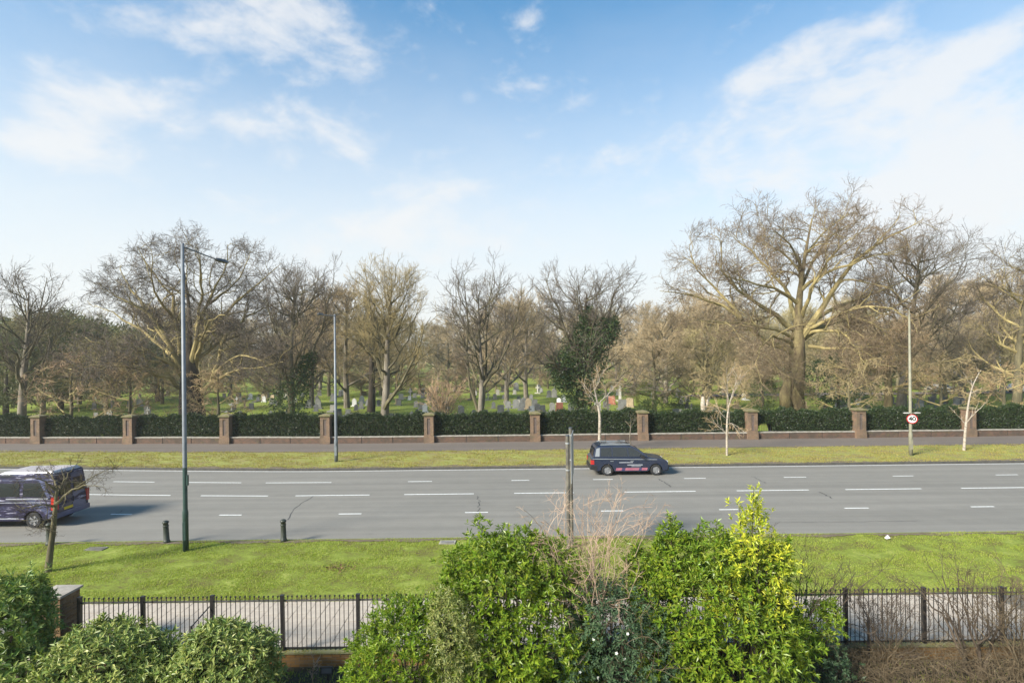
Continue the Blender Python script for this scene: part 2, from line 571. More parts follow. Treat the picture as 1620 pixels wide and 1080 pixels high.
M['far_olive'] = islandmat('far_twig_olive', [(0.236, 0.196, 0.095), (0.295, 0.246, 0.120), (0.195, 0.162, 0.080)])
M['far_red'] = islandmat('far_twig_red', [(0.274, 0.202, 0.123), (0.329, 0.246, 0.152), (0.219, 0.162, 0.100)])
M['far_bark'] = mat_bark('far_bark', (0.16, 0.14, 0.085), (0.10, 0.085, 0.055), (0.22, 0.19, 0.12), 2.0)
M['twig_gold'] = islandmat('twig_gold', [(0.27, 0.21, 0.115), (0.34, 0.265, 0.145), (0.22, 0.165, 0.095)])
M['twig_dark'] = islandmat('twig_dark', [(0.055, 0.042, 0.032), (0.085, 0.065, 0.048)])
M['hedge_leaf'] = leafmat('hedge_leaf', [(0.018, 0.038, 0.010), (0.030, 0.050, 0.013), (0.015, 0.030, 0.010), (0.046, 0.063, 0.016)], 0.34, 0.12)
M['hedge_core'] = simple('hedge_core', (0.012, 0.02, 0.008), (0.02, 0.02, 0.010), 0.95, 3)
M['ivy'] = leafmat('ivy_leaf', [(0.027, 0.056, 0.017), (0.049, 0.079, 0.024), (0.076, 0.107, 0.035)], 0.35, 0.12)
M['yew'] = leafmat('evergreen_leaf', [(0.095, 0.107, 0.044), (0.149, 0.153, 0.061), (0.076, 0.090, 0.037)], 0.6, 0.12)
M['bush_lime'] = leafmat('lime_leaf', [(0.22, 0.22, 0.06), (0.30, 0.29, 0.09), (0.16, 0.17, 0.04)], 0.5, 0.25)
M['bush_green'] = leafmat('bush_leaf', [(0.05, 0.075, 0.022), (0.08, 0.11, 0.03), (0.04, 0.06, 0.02)], 0.5, 0.2)
M['leaf_rhodo'] = leafmat('leaf_rhododendron', [(0.087, 0.159, 0.034), (0.147, 0.216, 0.047), (0.225, 0.272, 0.070), (0.096, 0.178, 0.039), (0.312, 0.328, 0.094)], 0.34, 0.16)
M['leaf_mound'] = leafmat('leaf_mound', [(0.123, 0.187, 0.041), (0.196, 0.246, 0.061), (0.277, 0.302, 0.089), (0.106, 0.172, 0.039), (0.377, 0.368, 0.116)], 0.34, 0.16)
M['leaf_laurel'] = leafmat('leaf_laurel', [(0.100, 0.180, 0.016), (0.155, 0.240, 0.020), (0.219, 0.285, 0.025), (0.082, 0.143, 0.016), (0.274, 0.300, 0.030)], 0.27, 0.28)
M['leaf_varieg'] = leafmat('leaf_variegated', [(0.224, 0.239, 0.067), (0.306, 0.308, 0.106), (0.102, 0.142, 0.034), (0.265, 0.285, 0.086)], 0.35, 0.2)
M['leaf_yellow'] = leafmat('leaf_yellow_laurel', [(0.283, 0.355, 0.031), (0.424, 0.456, 0.044), (0.567, 0.526, 0.056), (0.185, 0.284, 0.027)], 0.30, 0.30)
M['leaf_viburnum'] = leafmat('leaf_viburnum', [(0.037, 0.075, 0.033), (0.056, 0.100, 0.045), (0.075, 0.119, 0.056), (0.031, 0.060, 0.025)], 0.42, 0.14)
M['petal'] = simple('petal', (0.80, 0.78, 0.72), None, 0.6, 4)
M['leaf_dead'] = leafmat('leaf_dead', [(0.17, 0.09, 0.045), (0.24, 0.14, 0.075), (0.12, 0.07, 0.04), (0.30, 0.21, 0.12)], 0.8, 0.1, (1, 1, 1))
M['grass'] = leafmat('grass_blade', [(0.15, 0.19, 0.022), (0.25, 0.315, 0.034), (0.31, 0.355, 0.055), (0.40, 0.38, 0.13), (0.19, 0.26, 0.024), (0.28, 0.335, 0.04), (0.30, 0.25, 0.11)], 0.6, 0.3, spec=0.25)
M['grass_dry'] = leafmat('grass_blade_dry', [(0.25, 0.24, 0.05), (0.35, 0.30, 0.095), (0.29, 0.20, 0.09), (0.23, 0.25, 0.04), (0.38, 0.32, 0.13)], 0.7, 0.25, spec=0.2)

# ------------------------------------------------------------------ the setting
rng = np.random.default_rng(7)


def bend(x):
    """the far side of the road swings gently away towards -X"""
    d = -12.0 - np.asarray(x, float)
    return 0.105 * np.where(d > 0, d * d / (d + 6.0), 0.0)


def strip(name, y0, y1, z, mat, x0=-130, x1=130, n=80, b0=0.0, b1=0.0, skirt=0.0, kind='structure'):
    xs = np.linspace(x0, x1, n)
    ya, yb = y0 + b0 * bend(xs), y1 + b1 * bend(xs)
    V = np.concatenate([np.stack([xs, ya, np.full(n, z)], 1), np.stack([xs, yb, np.full(n, z)], 1)])
    i = np.arange(n - 1)
    g = Geo()
    g.add(V, np.stack([i, i + 1, i + 1 + n, i + n], 1))
    if skirt:
        W = V.copy()
        W[:, 2] -= skirt
        V2 = np.concatenate([V[:n], W[:n]])
        g.add(V2, np.stack([i + n, i + 1 + n, i + 1, i], 1))
    o = g.build(name, mat)
    o['kind'] = kind
    return o


g = Geo()
g.add([(-2500, -60, -0.30), (2500, -60, -0.30), (2500, 4500, -0.30), (-2500, 4500, -0.30)], [(0, 1, 2, 3)])
tag(g.build('ground', M['earth_far']), kind='structure')
strip('garden_bed', -6, 13.92, -0.15, M['soil'], -40, 40)
road = strip('road', 22.7, 37.4, 0.0, M['asphalt'], b1=1.0)
strip('verge_near', 17.02, 22.9, 0.085, M['turf'], skirt=0.1)
strip('verge_far', 37.05, 43.8, 0.09, M['turf_dry'], b0=1.0, b1=0.75, skirt=0.1)
strip('footpath', 43.7, 48.6, 0.094, M['path'], b0=0.75, b1=0.75)
pave = strip('pavement', 13.9, 17.1, 0.078, M['joint'], -40, 40, skirt=0.4)

# cemetery lawn: gently uneven near the wall, running on level to the horizon
nx, ny = 150, 90
gx = np.linspace(-150, 150, nx)
gy = 48.2 + np.linspace(0, 1, ny) ** 1.6 * 200
GX, GY = np.meshgrid(gx, gy)


def lawn_z(x, y):
    x, y = np.asarray(x, float), np.asarray(y, float)
    return 0.10 + 0.10 * np.sin(x * 0.31 + y * 0.17) * np.sin(y * 0.23 - x * 0.11) + 0.05 * np.sin(x * 0.9 + 1.3) * np.sin(y * 0.7)


i, j = np.meshgrid(np.arange(nx - 1), np.arange(ny - 1))
q = (j * nx + i).ravel()
g = Geo()
GY = GY + (0.75 * bend(GX) + 0.25) * np.clip((80 - GY) / 30, 0, 1)
g.add(np.stack([GX, GY, lawn_z(GX, GY)], -1).reshape(-1, 3), np.stack([q, q + 1, q + 1 + nx, q + nx], 1))
tag(g.build('cemetery_lawn', M['turf_cem'], smooth=True), kind='structure')
g = Geo()
g.add([(-2400, 246, 0.02), (2400, 246, 0.02), (2400, 4400, 0.02), (-2400, 4400, 0.02)], [(0, 1, 2, 3)])
tag(g.build('terrain', M['turf_cem']), kind='structure')
g = Geo()
g.add([(30, 92, 0.24), (150, 92, 0.24), (150, 96, 0.24), (30, 97, 0.24)], [(0, 1, 2, 3)])
tag(g.build('cemetery_path', M['path']), kind='structure')

# kerb stones
def kerb(name, y, w, h, mat, bscale, x0, x1, step=0.915):
    k = bpy.data.objects.new(name, None)
    COL.objects.link(k)
    k['kind'] = 'structure'
    g = Geo().box(0, step - 0.012, -w / 2, w / 2, -0.05, h)
    me = g.mesh('kerb_stone', mat)
    x = x0
    while x < x1:
        o = link('kerb_stone', me, k)
        ya, yb = y + bscale * bend(x), y + bscale * bend(x + step)
        o.location = (x, float(ya), random.uniform(-0.006, 0.006))
        o.rotation_euler.z = math.atan2(float(yb - ya), step)
        x += step
    return k


random.seed(3)
kerb('kerb_near', 22.84, 0.14, 0.075, M['kerb'], 0.0, -34, 34)
kerb('kerb_far', 37.02, 0.15, 0.125, M['kerb_dark'], 1.0, -58, 48)

# painted lines: start, length, lane offset
def dash(x0, x1, y, w=0.11, b=1.0):
    o = Geo()
    n = max(2, int((x1 - x0) / 2) + 1)
    xs = np.linspace(x0, x1, n)
    ya = y - w / 2 + b * bend(xs)
    V = np.concatenate([np.stack([xs, ya, np.full(n, 0.006)], 1), np.stack([xs, ya + w, np.full(n, 0.006)], 1)])
    i = np.arange(n - 1)
    o.add(V, np.stack([i, i + 1, i + 1 + n, i + n], 1))
    return o.build('lane_dash', M['paint'], road)


def px_x(px, Y):
    return (px - PX0) / FPX * Y


for a, b_ in ((163, 198), (343, 379), (533, 569), (733, 769), (948, 983), (1135, 1165), (1333, 1371), (1533, 1570)):
    dash(px_x(a, 26.8), px_x(b_, 26.8), 26.8, 0.12, 0.9)
for a, b_ in ((-20, 70), (110, 260), (311, 421), (465, 582), (637, 747), (811, 905), (985, 1098), (1163, 1277), (1335, 1455), (1518, 1640)):
    dash(px_x(a, 30.4), px_x(b_, 30.4), 30.4, 0.13)
for a, b_ in ((160, 231), (289, 377), (417, 522), (643, 681), (807, 835), (936, 967), (1080, 1114), (1238, 1273), (1410, 1443), (1573, 1608), (1720, 1750)):
    dash(px_x(a, 33.5), px_x(b_, 33.5), 33.5, 0.12)
o = dash(-58, 48, 36.72, 0.10)
o.name = 'edge_line'
# worn ghost seams between lanes and tar cracks
def crack(pts, w):
    P = np.array([(p.x, p.y) for p in pts])
    n = 14
    tt = np.linspace(0, len(P) - 1, n)
    xs = np.interp(tt, range(len(P)), P[:, 0]) + rng.normal(0, 0.05, n)
    ys = np.interp(tt, range(len(P)), P[:, 1]) + rng.normal(0, 0.03, n)
    d = np.gradient(np.stack([xs, ys], 1), axis=0)
    nn = norm(np.stack([-d[:, 1], d[:, 0]], 1)) * (w * rng.uniform(0.4, 1.0, (n, 1)))
    A = np.stack([xs, ys], 1)
    V = np.concatenate([np.c_[A + nn, np.full(n, 0.004)], np.c_[A - nn, np.full(n, 0.004)]])
    i = np.arange(n - 1)
    Geo().add(V, np.stack([i + n, i + 1 + n, i + 1, i], 1)).build('crack', M['crack'], road)


for pts, w in (([(455, 822), (470, 800), (497, 784)], 0.03), ([(757, 812), (758, 795), (755, 784)], 0.025), ([(1042, 757), (1062, 770)], 0.04),
               ([(1298, 778), (1316, 788)], 0.04), ([(1190, 753), (1212, 764)], 0.03), ([(182, 815), (196, 806)], 0.025), ([(1230, 826), (1450, 824)], 0.012)):
    crack([gp(a, b_, 0) for a, b_ in pts], w)

# gully grating, covers and a scrap of litter
root = empty('drain_gully', gp(432, 744, 0.0), 'small iron gully grate in the gutter at the far kerb', 'drain')
Geo().box(-0.3, 0.3, -0.1, 0.3, -0.02, 0.012).build('grate_frame', M['iron'], root)
for k in range(5):
    Geo().box(-0.25 + k * 0.11, -0.19 + k * 0.11, -0.06, 0.26, 0.012, 0.03).build('bar', M['grey_dark'], root)
c = gp(708, 858, 0.09)
root = empty('inspection_cover', c, 'pale concrete inspection cover set in the grass by the kerb', 'cover')
Geo().box(-0.32, 0.32, -0.2, 0.2, -0.02, 0.035).build('frame', M['coping'], root)
Geo().box(-0.25, 0.25, -0.14, 0.14, 0.0, 0.042).build('lid', M['kerb'], root)
c = gp(152, 868, 0.09)
root = empty('manhole_cover', c, 'sunken brown iron cover in the grass beside the bare street tree', 'cover')
Geo().box(-0.36, 0.36, -0.18, 0.18, -0.02, 0.03).build('frame', M['kerb'], root)
Geo().box(-0.30, 0.30, -0.13, 0.13, 0.0, 0.036).build('lid', M['joint'], root)
c = gp(1403, 853, 0.10)
V = np.array([(0, 0, 0.02), (0.16, 0.02, 0.05), (0.2, 0.12, 0.02), (0.1, 0.16, 0.09), (-0.03, 0.1, 0.04), (0.08, 0.07, 0.16)])
o = Geo().add(V, [(0, 1, 5), (1, 2, 5), (2, 3, 5), (3, 4, 5), (4, 0, 5)]).build('crumpled_litter', M['sign_white'], None, c)
tag(o, 'crumpled white scrap of litter lying on the roadside grass', 'litter')

# paving flags
FW, FD = 0.42, 0.46
me_flag = Geo().box(0.007, FW - 0.007, 0.007, FD - 0.007, 0, 0.02).mesh('paving_flag', M['flag'])
rest_flags = Geo()
col_i = 0
x = -13.2
while x < 14.2:
    y = 13.9 - (0.23 if col_i % 2 else 0.0)
    ppx = PX0 + FPX * x / 15.3
    shown = 110 < ppx < 585 or 1330 < ppx < 1620
    while y < 17.0:
        y1 = min(y + FD, 17.06)
        y0 = max(y, 13.91)
        dz = random.uniform(-0.004, 0.004)
        if y1 - y0 > 0.08:
            if shown:
                o = link('paving_flag', me_flag, pave, (x, y0, 0.0781 + dz))
                o.rotation_euler = (random.uniform(-.005, .005), random.uniform(-.005, .005), 0)
                o.scale.y = (y1 - y0) / FD
            else:
                rest_flags.box(x + .007, x + FW - .007, y0 + .007, y1 - .007, 0.0781 + dz, 0.098 + dz)
        y += FD
    x += FW
    col_i += 1
rf_o = rest_flags.build('paving_flags', M['flag'], pave)
rf_o['kind'] = 'stuff'

# worn bare soil along the kerbs, with a ragged grass edge
def soil_edge(y0, y1, z, b, amp, x0, x1, mat):
    n = 420
    xs = np.linspace(x0, x1, n)
    w = amp * (0.5 + 0.5 * np.sin(xs * 1.9) * np.sin(xs * 0.73 + 1)) + amp * 0.5 * rng.uniform(0, 1, n)
    ya = y0 + b * bend(xs) - (w if y1 is None else 0)
    yb = (y0 if y1 is None else y1) + b * bend(xs) + (0 if y1 is None else w)
    V = np.concatenate([np.stack([xs, ya, np.full(n, z)], 1), np.stack([xs, yb, np.full(n, z)], 1)])
    i = np.arange(n - 1)
    o = Geo().add(V, np.stack([i, i + 1, i + 1 + n, i + n], 1)).build('soil_edge', mat)
    o['kind'] = 'structure'


M['dirt'] = mat_ground('dirt', [(0.3, (0.09, 0.07, 0.048)), (0.55, (0.15, 0.12, 0.085)), (0.75, (0.22, 0.19, 0.14))], 3.0)
soil_edge(22.76, None, 0.104, 0.0, 0.32, -30, 30, M['dirt'])
soil_edge(37.1, 37.22, 0.108, 1.0, 0.55, -58, 48, M['dirt'])
soil_edge(43.75, None, 0.104, 0.75, 0.35, -60, 50, M['dirt'])

# ------------------------------------------------------------------ grass (nobody could count it)
def blades(n, xr, yr, z, hgt, wid, mat, name, zf=None, b0=0.0, tilt=0.5, gap=None, x_of=None):
    r = np.random.default_rng(hash(name) % 1000 if False else len(name) * 13 + n % 97)
    x = r.uniform(xr[0], xr[1], n)
    y = yr[0] + (yr[1] - yr[0]) * r.uniform(0, 1, n) ** 1.15
    # clumps: thin out by a smooth pattern
    pat = np.zeros(n)
    for q in range(9):
        fr, th, ph = r.uniform(0.5, 4.5), r.uniform(0, 6.28), r.uniform(0, 6.28)
        pat += np.sin(fr * (x * math.cos(th) + y * math.sin(th) * 1.6) + ph + 1.3 * np.sin(fr * 0.6 * (y - x * 0.4) + ph * 2)) / 2.0
    keep = pat + r.normal(0, 0.8, n) > -0.75
    x, y, pat = x[keep], y[keep], pat[keep]
    m = len(x)
    y = y + b0 * bend(x)
    zz = (zf(x, y) if zf is not None else np.full(m, z)) - 0.005
    k = 3
    base = np.stack([x, y, zz], 1)[:, None, :].repeat(k, 1)
    a = r.uniform(0, 2 * math.pi, (m, k))
    h = hgt * r.uniform(0.45, 1.3, (m, k)) * np.clip(1 + 0.25 * pat[:, None], 0.35, 2.0)
    lean = r.uniform(0.1, tilt, (m, k)) * h * 1.6
    off = np.stack([np.cos(a), np.sin(a), np.zeros_like(a)], -1)
    base = base + off * wid * 0.8
    side = np.stack([-np.sin(a), np.cos(a), np.zeros_like(a)], -1) * (wid * r.uniform(0.5, 1.1, (m, k)))[..., None]
    tip = base + off * lean[..., None]
    tip[..., 2] += h
    V = np.stack([base - side, base + side, tip], 2).reshape(-1, 3)
    F = np.arange(len(V)).reshape(-1, 3)
    o = Geo().add(V, F).build(name, mat)
    return tag(o, kind='stuff')


o = blades(135000, (-22.5, 22.5), (17.02, 22.85), 0.085, 0.045, 0.0085, M['grass'], 'grass')
tag(o, 'short bright green grass on the near roadside verge', 'grass')
o = blades(62000, (-52, 46), (37.15, 43.7), 0.09, 0.07, 0.018, M['grass_dry'], 'grass', b0=0.9)
tag(o, 'thin yellowing grass on the far roadside verge', 'grass')
o = blades(45000, (-85, 80), (50, 120), 0.1, 0.10, 0.035, M['grass'], 'grass', zf=lawn_z)
tag(o, 'long green grass between the gravestones', 'grass')
o = blades(6000, (-14, 14), (12.2, 13.8), -0.15, 0.10, 0.008, M['grass'], 'grass')
tag(o, 'ragged grass in the garden bed below the railings', 'grass')


# ------------------------------------------------------------------ leaves
def leaf_unit(wr, fold=0.10, curl=0.08, fine=True):
    if fine == 'mid':
        V = np.array([(0, 0, 0), (0.46, 0.47 * wr, fold * wr), (0.46, 0, -0.01), (0.46, -0.47 * wr, fold * wr), (1, 0, -curl)])
        T = np.array([(0, 2, 1), (0, 3, 2), (1, 2, 4), (2, 3, 4)])
    elif fine:
        V = np.array([(0, 0, 0), (0.28, 0.42 * wr, fold * wr), (0.28, 0, 0), (0.28, -0.42 * wr, fold * wr),
                      (0.62, 0.44 * wr, fold * wr - curl * 0.35), (0.62, 0, -curl * 0.35), (0.62, -0.44 * wr, fold * wr - curl * 0.35), (1, 0, -curl)])
        T = np.array([(0, 2, 1), (0, 3, 2), (1, 2, 5), (1, 5, 4), (2, 3, 6), (2, 6, 5), (4, 5, 7), (5, 6, 7)])
    else:
        V = np.array([(0, 0, 0), (0.5, 0.5 * wr, fold * wr), (0.5, -0.5 * wr, fold * wr), (1, 0, -curl)])
        T = np.array([(0, 3, 1), (0, 2, 3)])
    return V, T


def leaf_frames(D, U):
    D = norm(D)
    S = norm(np.cross(U, D))
    N = np.cross(D, S)
    return D, S, N


def leaves_mesh(g, P, D, U, L, wr, fine=True, mat=0, fold=0.3, curl=0.1):
    V, T = leaf_unit(wr, fold, curl, fine)
    D, S, N = leaf_frames(D, U)
    W = P[:, None] + L[:, None, None] * (V[None, :, 0:1] * D[:, None] + V[None, :, 1:2] * S[:, None] + V[None, :, 2:3] * N[:, None])
    k = len(V)
    F = (np.arange(len(P)) * k)[:, None, None] + T[None]
    g.add(W.reshape(-1, 3), F.reshape(-1, 3), mat)


def fib_dirs(n, r):
    v = r.normal(0, 1, (n, 3))
    return norm(v)


def scatter_blobs(blobs, dens, r, lo=0.86):
    """points and outward normals near the surface of a union of ellipsoids [(cx,cy,cz,rx,ry,rz)]"""
    PP, NN = [], []
    for b in blobs:
        c, rad = np.array(b[:3]), np.array(b[3:6])
        area = 4 * math.pi * (((rad[0] * rad[1]) ** 1.6 + (rad[0] * rad[2]) ** 1.6 + (rad[1] * rad[2]) ** 1.6) / 3) ** (1 / 1.6)
        n = int(area * dens)
        d = fib_dirs(n, r)
        # lumpy surface
        lump = 1 + 0.10 * np.sin(d[:, 0] * 5 + c[0] * 3) * np.sin(d[:, 2] * 6 + c[2]) + 0.07 * np.sin(d[:, 1] * 9 + d[:, 0] * 7)
        f = r.uniform(lo, 1.05, n) * lump
        PP.append(c + d * rad * f[:, None])
        NN.append(norm(d / rad))
    P, N = np.concatenate(PP), np.concatenate(NN)
    keep = np.ones(len(P), bool)
    for b in blobs:
        q = (((P - np.array(b[:3])) / np.array(b[3:6])) ** 2).sum(1)
        keep &= q > 0.62
    return P[keep], N[keep]


def shoots_to_leaves(P, N, r, per, L, spread, up=0.5, stem=0.10):
    """each shoot tip carries a whorl of leaves"""
    n = len(P)
    A = norm(N + np.array([0, 0, up]) + r.normal(0, 0.28, (n, 3)))
    ref = np.where(np.abs(A[:, 2:3]) > 0.85, np.array([[1.0, 0, 0]]), np.array([[0, 0, 1.0]]))
    X = norm(np.cross(A, ref))
    Y = np.cross(A, X)
    k = np.arange(per)[None]
    ang = k * 2.399 + r.uniform(0, 6.28, (n, 1)) + r.normal(0, 0.3, (n, per))
    t = (k + r.uniform(0, 0.8, (n, per))) / per
    pos = P[:, None] - A[:, None] * (stem * (1 - t))[..., None]
    cone = spread * (1.15 - 0.75 * t) + r.normal(0, 0.12, (n, per))
    R = np.cos(ang)[..., None] * X[:, None] + np.sin(ang)[..., None] * Y[:, None]
    D = np.cos(cone)[..., None] * A[:, None] + np.sin(cone)[..., None] * R
    D[..., 2] -= 0.12
    Ln = L * r.uniform(0.5, 1.25, (n, per)) * r.uniform(0.75, 1.15, (n, 1)) * (1.0 - 0.3 * t)
    return pos.reshape(-1, 3), norm(D).reshape(-1, 3), A[:, None].repeat(per, 1).reshape(-1, 3) + r.normal(0, 0.18, (n * per, 3)), Ln.ravel()


def project(P):
    u, v = P[:, 0] / P[:, 1], (P[:, 2] - CAM_H) / P[:, 1]
    U, W = u * CA + v * SA, -u * SA + v * CA
    return PX0 + U * FPX, PY0 - W * FPX


def shrub(name, label, cat, Y, pxblobs, mat, dens, per, L, wr, seed, spread=1.0, up=0.5, stem=0.10, spires=(), n_leaf=300, group=None,
          core=True, flowers=0, base_px=None, stem_mat='bark_dark', inner=1.15, ext=0.07):
    r = np.random.default_rng(seed)
    blobs = []
    for b in pxblobs:
        px, py, rx, ry = b[:4]
        dY = b[4] if len(b) > 4 else 0.0
        yy = Y + dY
        c = at(px, py, yy)
        rd = b[5] if len(b) > 5 else 0.5 * (rx + ry) * yy / FPX * 0.85
        blobs.append((c.x, c.y, c.z, rx * yy / FPX, rd, ry * yy / FPX))
    bx = base_px if base_px is not None else pxblobs[0][0]
    b0 = at(bx, 1000, Y)
    base = Vector((b0.x, Y, -0.15))
    root = empty(name, base, label, cat, group)
    P, N = scatter_blobs(blobs, dens * 1.25, r)
    # upright leading shoots
    for (xa, ya, xb, yb, n, dy) in spires:
        a, b = np.array(at(xa, ya, Y + dy)), np.array(at(xb, yb, Y + dy))
        t = r.uniform(0, 1, n)
        w = 0.16 * (1 - t * 0.75)
        q = a + (b - a) * t[:, None] + r.normal(0, 1, (n, 3)) * w[:, None] * np.array([1, 1, 0.4])
        P = np.concatenate([P, q])
        dd = norm(q - (a + (b - a) * t[:, None]) + np.array([0, 0, 0.12]))
        N = np.concatenate([N, dd])
    P = P + norm(N + np.array([0, 0, 0.5])) * np.minimum(r.exponential(ext, len(P)), 0.4)[:, None]
    keep = P[:, 2] > -0.12
    P, N = P[keep], N[keep]
    LP, LD, LU, LL = shoots_to_leaves(P, N, r, per, L, spread, up, stem)
    nrm = N[:, None].repeat(per, 1).reshape(-1, 3)
    # individually modelled leaves: the ones that show largest
    px, py = project(LP)
    view = norm(np.array([0, 0, CAM_H]) - LP)
    face = (nrm * view).sum(1) + r.uniform(0, 0.45, len(LP))
    ok = (px > 0) & (px < 1620) & (py < 1080) & (face > 0.35)
    cand = np.nonzero(ok)[0]
    r.shuffle(cand)
    sel = cand[:n_leaf]
    rest = np.ones(len(LP), bool)
    rest[sel] = False
    off = np.array(base)
    g = Geo()
    leaves_mesh(g, LP[rest] - off, LD[rest], LU[rest], LL[rest], wr, fine='mid')
    # an inner layer of older leaves closes the view through the shrub
    if core:
        cb = [tuple(b[:3]) + tuple(x * 0.72 for x in b[3:]) for b in blobs]
        P2, N2 = scatter_blobs(cb, dens * inner * 1.6, r, 0.5)
        k2 = P2[:, 2] > -0.1
        a2 = shoots_to_leaves(P2[k2], N2[k2], r, max(3, per - 2), L * 1.15, spread, up, stem)
        leaves_mesh(g, a2[0] - off, a2[1], a2[2], a2[3], wr, fine=False)
    fo = g.build('foliage', M[mat], root)
    fo['kind'] = 'stuff'
    lv, lt = leaf_unit(wr, 0.3, 0.1, True)
    lm = Geo().add(lv, lt).mesh('leaf', M[mat])
    D, S, Nn = leaf_frames(LD[sel], LU[sel])
    for i in range(len(sel)):
        o = link('leaf', lm, root)
        l = LL[sel[i]]
        mm = Matrix((tuple(D[i]), tuple(S[i]), tuple(Nn[i]))).transposed().to_4x4()
        o.matrix_basis = Matrix.Translation(Vector(LP[sel[i]] - off)) @ mm @ Matrix.Scale(float(l), 4)
    # stems
    g = Geo()
    for b in blobs:
        for k in range(2):
            e = np.array(b[:3]) + r.normal(0, 0.3, 3) * np.array(b[3:6]) - off
            s = np.array([(b[0] - off[0]) * 0.5 + r.normal(0, 0.15), r.normal(0, 0.15), 0.0])
            mid = (s + e) / 2 + r.normal(0, 0.08, 3)
            g.tube([s, mid, e], [0.028, 0.018, 0.007], 5)
    for (xa, ya, xb, yb, n, dy) in spires:
        a, b = np.array(at(xa, ya, Y + dy)) - off, np.array(at(xb, yb, Y + dy)) - off
        g.tube([(a[0] * .6, a[1] * .5, 0), a, b], [0.022, 0.014, 0.005], 5)
    g.build('stem', M[stem_mat], root)
    if flowers:
        fs = cand[n_leaf:n_leaf + flowers]
        fm = Geo()
        for k in range(5):
            a = k * 1.2566
            fm.add([(0, 0, 0), (0.02 * math.cos(a - .5), 0.02 * math.sin(a - .5), .008), (0.034 * math.cos(a), 0.034 * math.sin(a), .004), (0.02 * math.cos(a + .5), 0.02 * math.sin(a + .5), .008)], [(0, 1, 2, 3)])
        fme = fm.mesh('flower', M['petal'])
        for i in fs:
            o = link('flower', fme, root)
            q = Vector(view[i]).to_track_quat('Z', 'Y')
            o.rotation_mode = 'QUATERNION'
            o.rotation_quaternion = q
            o.location = Vector(LP[i] + nrm[i] * 0.05 - off)
    return root


# ------------------------------------------------------------------ branching
def resample(P, K):
    P = np.asarray(P, float)
    d = np.r_[0, np.cumsum(np.linalg.norm(np.diff(P, axis=0), axis=1))]
    t = np.linspace(0, d[-1], K)
    out = np.stack([np.interp(t, d, P[:, i]) for i in range(3)], 1)
    # soften corners
    for _ in range(2):
        out[1:-1] = 0.25 * out[:-2] + 0.5 * out[1:-1] + 0.25 * out[2:]
    return out


def grow(P, R, m, r, length, K, angle=0.8, avar=0.25, gnarl=0.22, trop=(0, 0, 0.05), t0=0.25, t1=1.0, rr=0.62, rmin=0.006, taper=0.35, falloff=0.45, lvar=0.45, rmax=9.0):
    n, Kp, _ = P.shape
    idx = np.repeat(np.arange(n), m)
    N = n * m
    t = np.tile((np.arange(m) + 0.5) / m, n) + r.uniform(-0.5, 0.5, N) / m
    t = t0 + (t1 - t0) * np.clip(t, 0, 1)
    s = np.clip(t * (Kp - 1), 0, Kp - 1.001)
    i = s.astype(int)
    f = (s - i)[:, None]
    p0 = P[idx, i] * (1 - f) + P[idx, i + 1] * f
    d0 = norm(P[idx, i + 1] - P[idx, i])
    r0 = R[idx, i] * (1 - f[:, 0]) + R[idx, i + 1] * f[:, 0]
    perp = norm(np.cross(d0, r.normal(0, 1, (N, 3))))
    an = angle + r.normal(0, avar, N)
    d = norm(d0 * np.cos(an)[:, None] + perp * np.sin(an)[:, None])
    L = length * (1 - falloff * t) * r.uniform(1 - lvar, 1 + lvar, N)
    out = np.zeros((N, K, 3))
    out[:, 0] = p0
    step = (L / (K - 1))[:, None]
    tr = np.asarray(trop, float)
    drift = r.normal(0, 1, (N, 3)) * gnarl * 0.5
    for k in range(1, K):
        d = norm(d + drift + r.normal(0, gnarl, (N, 3)) + tr)
        out[:, k] = out[:, k - 1] + d * step
    rs = np.clip(r0 * rr, rmin, rmax)
    RR = rs[:, None] * np.linspace(1, taper, K)[None]
    return out, np.maximum(RR, rmin * 0.75)


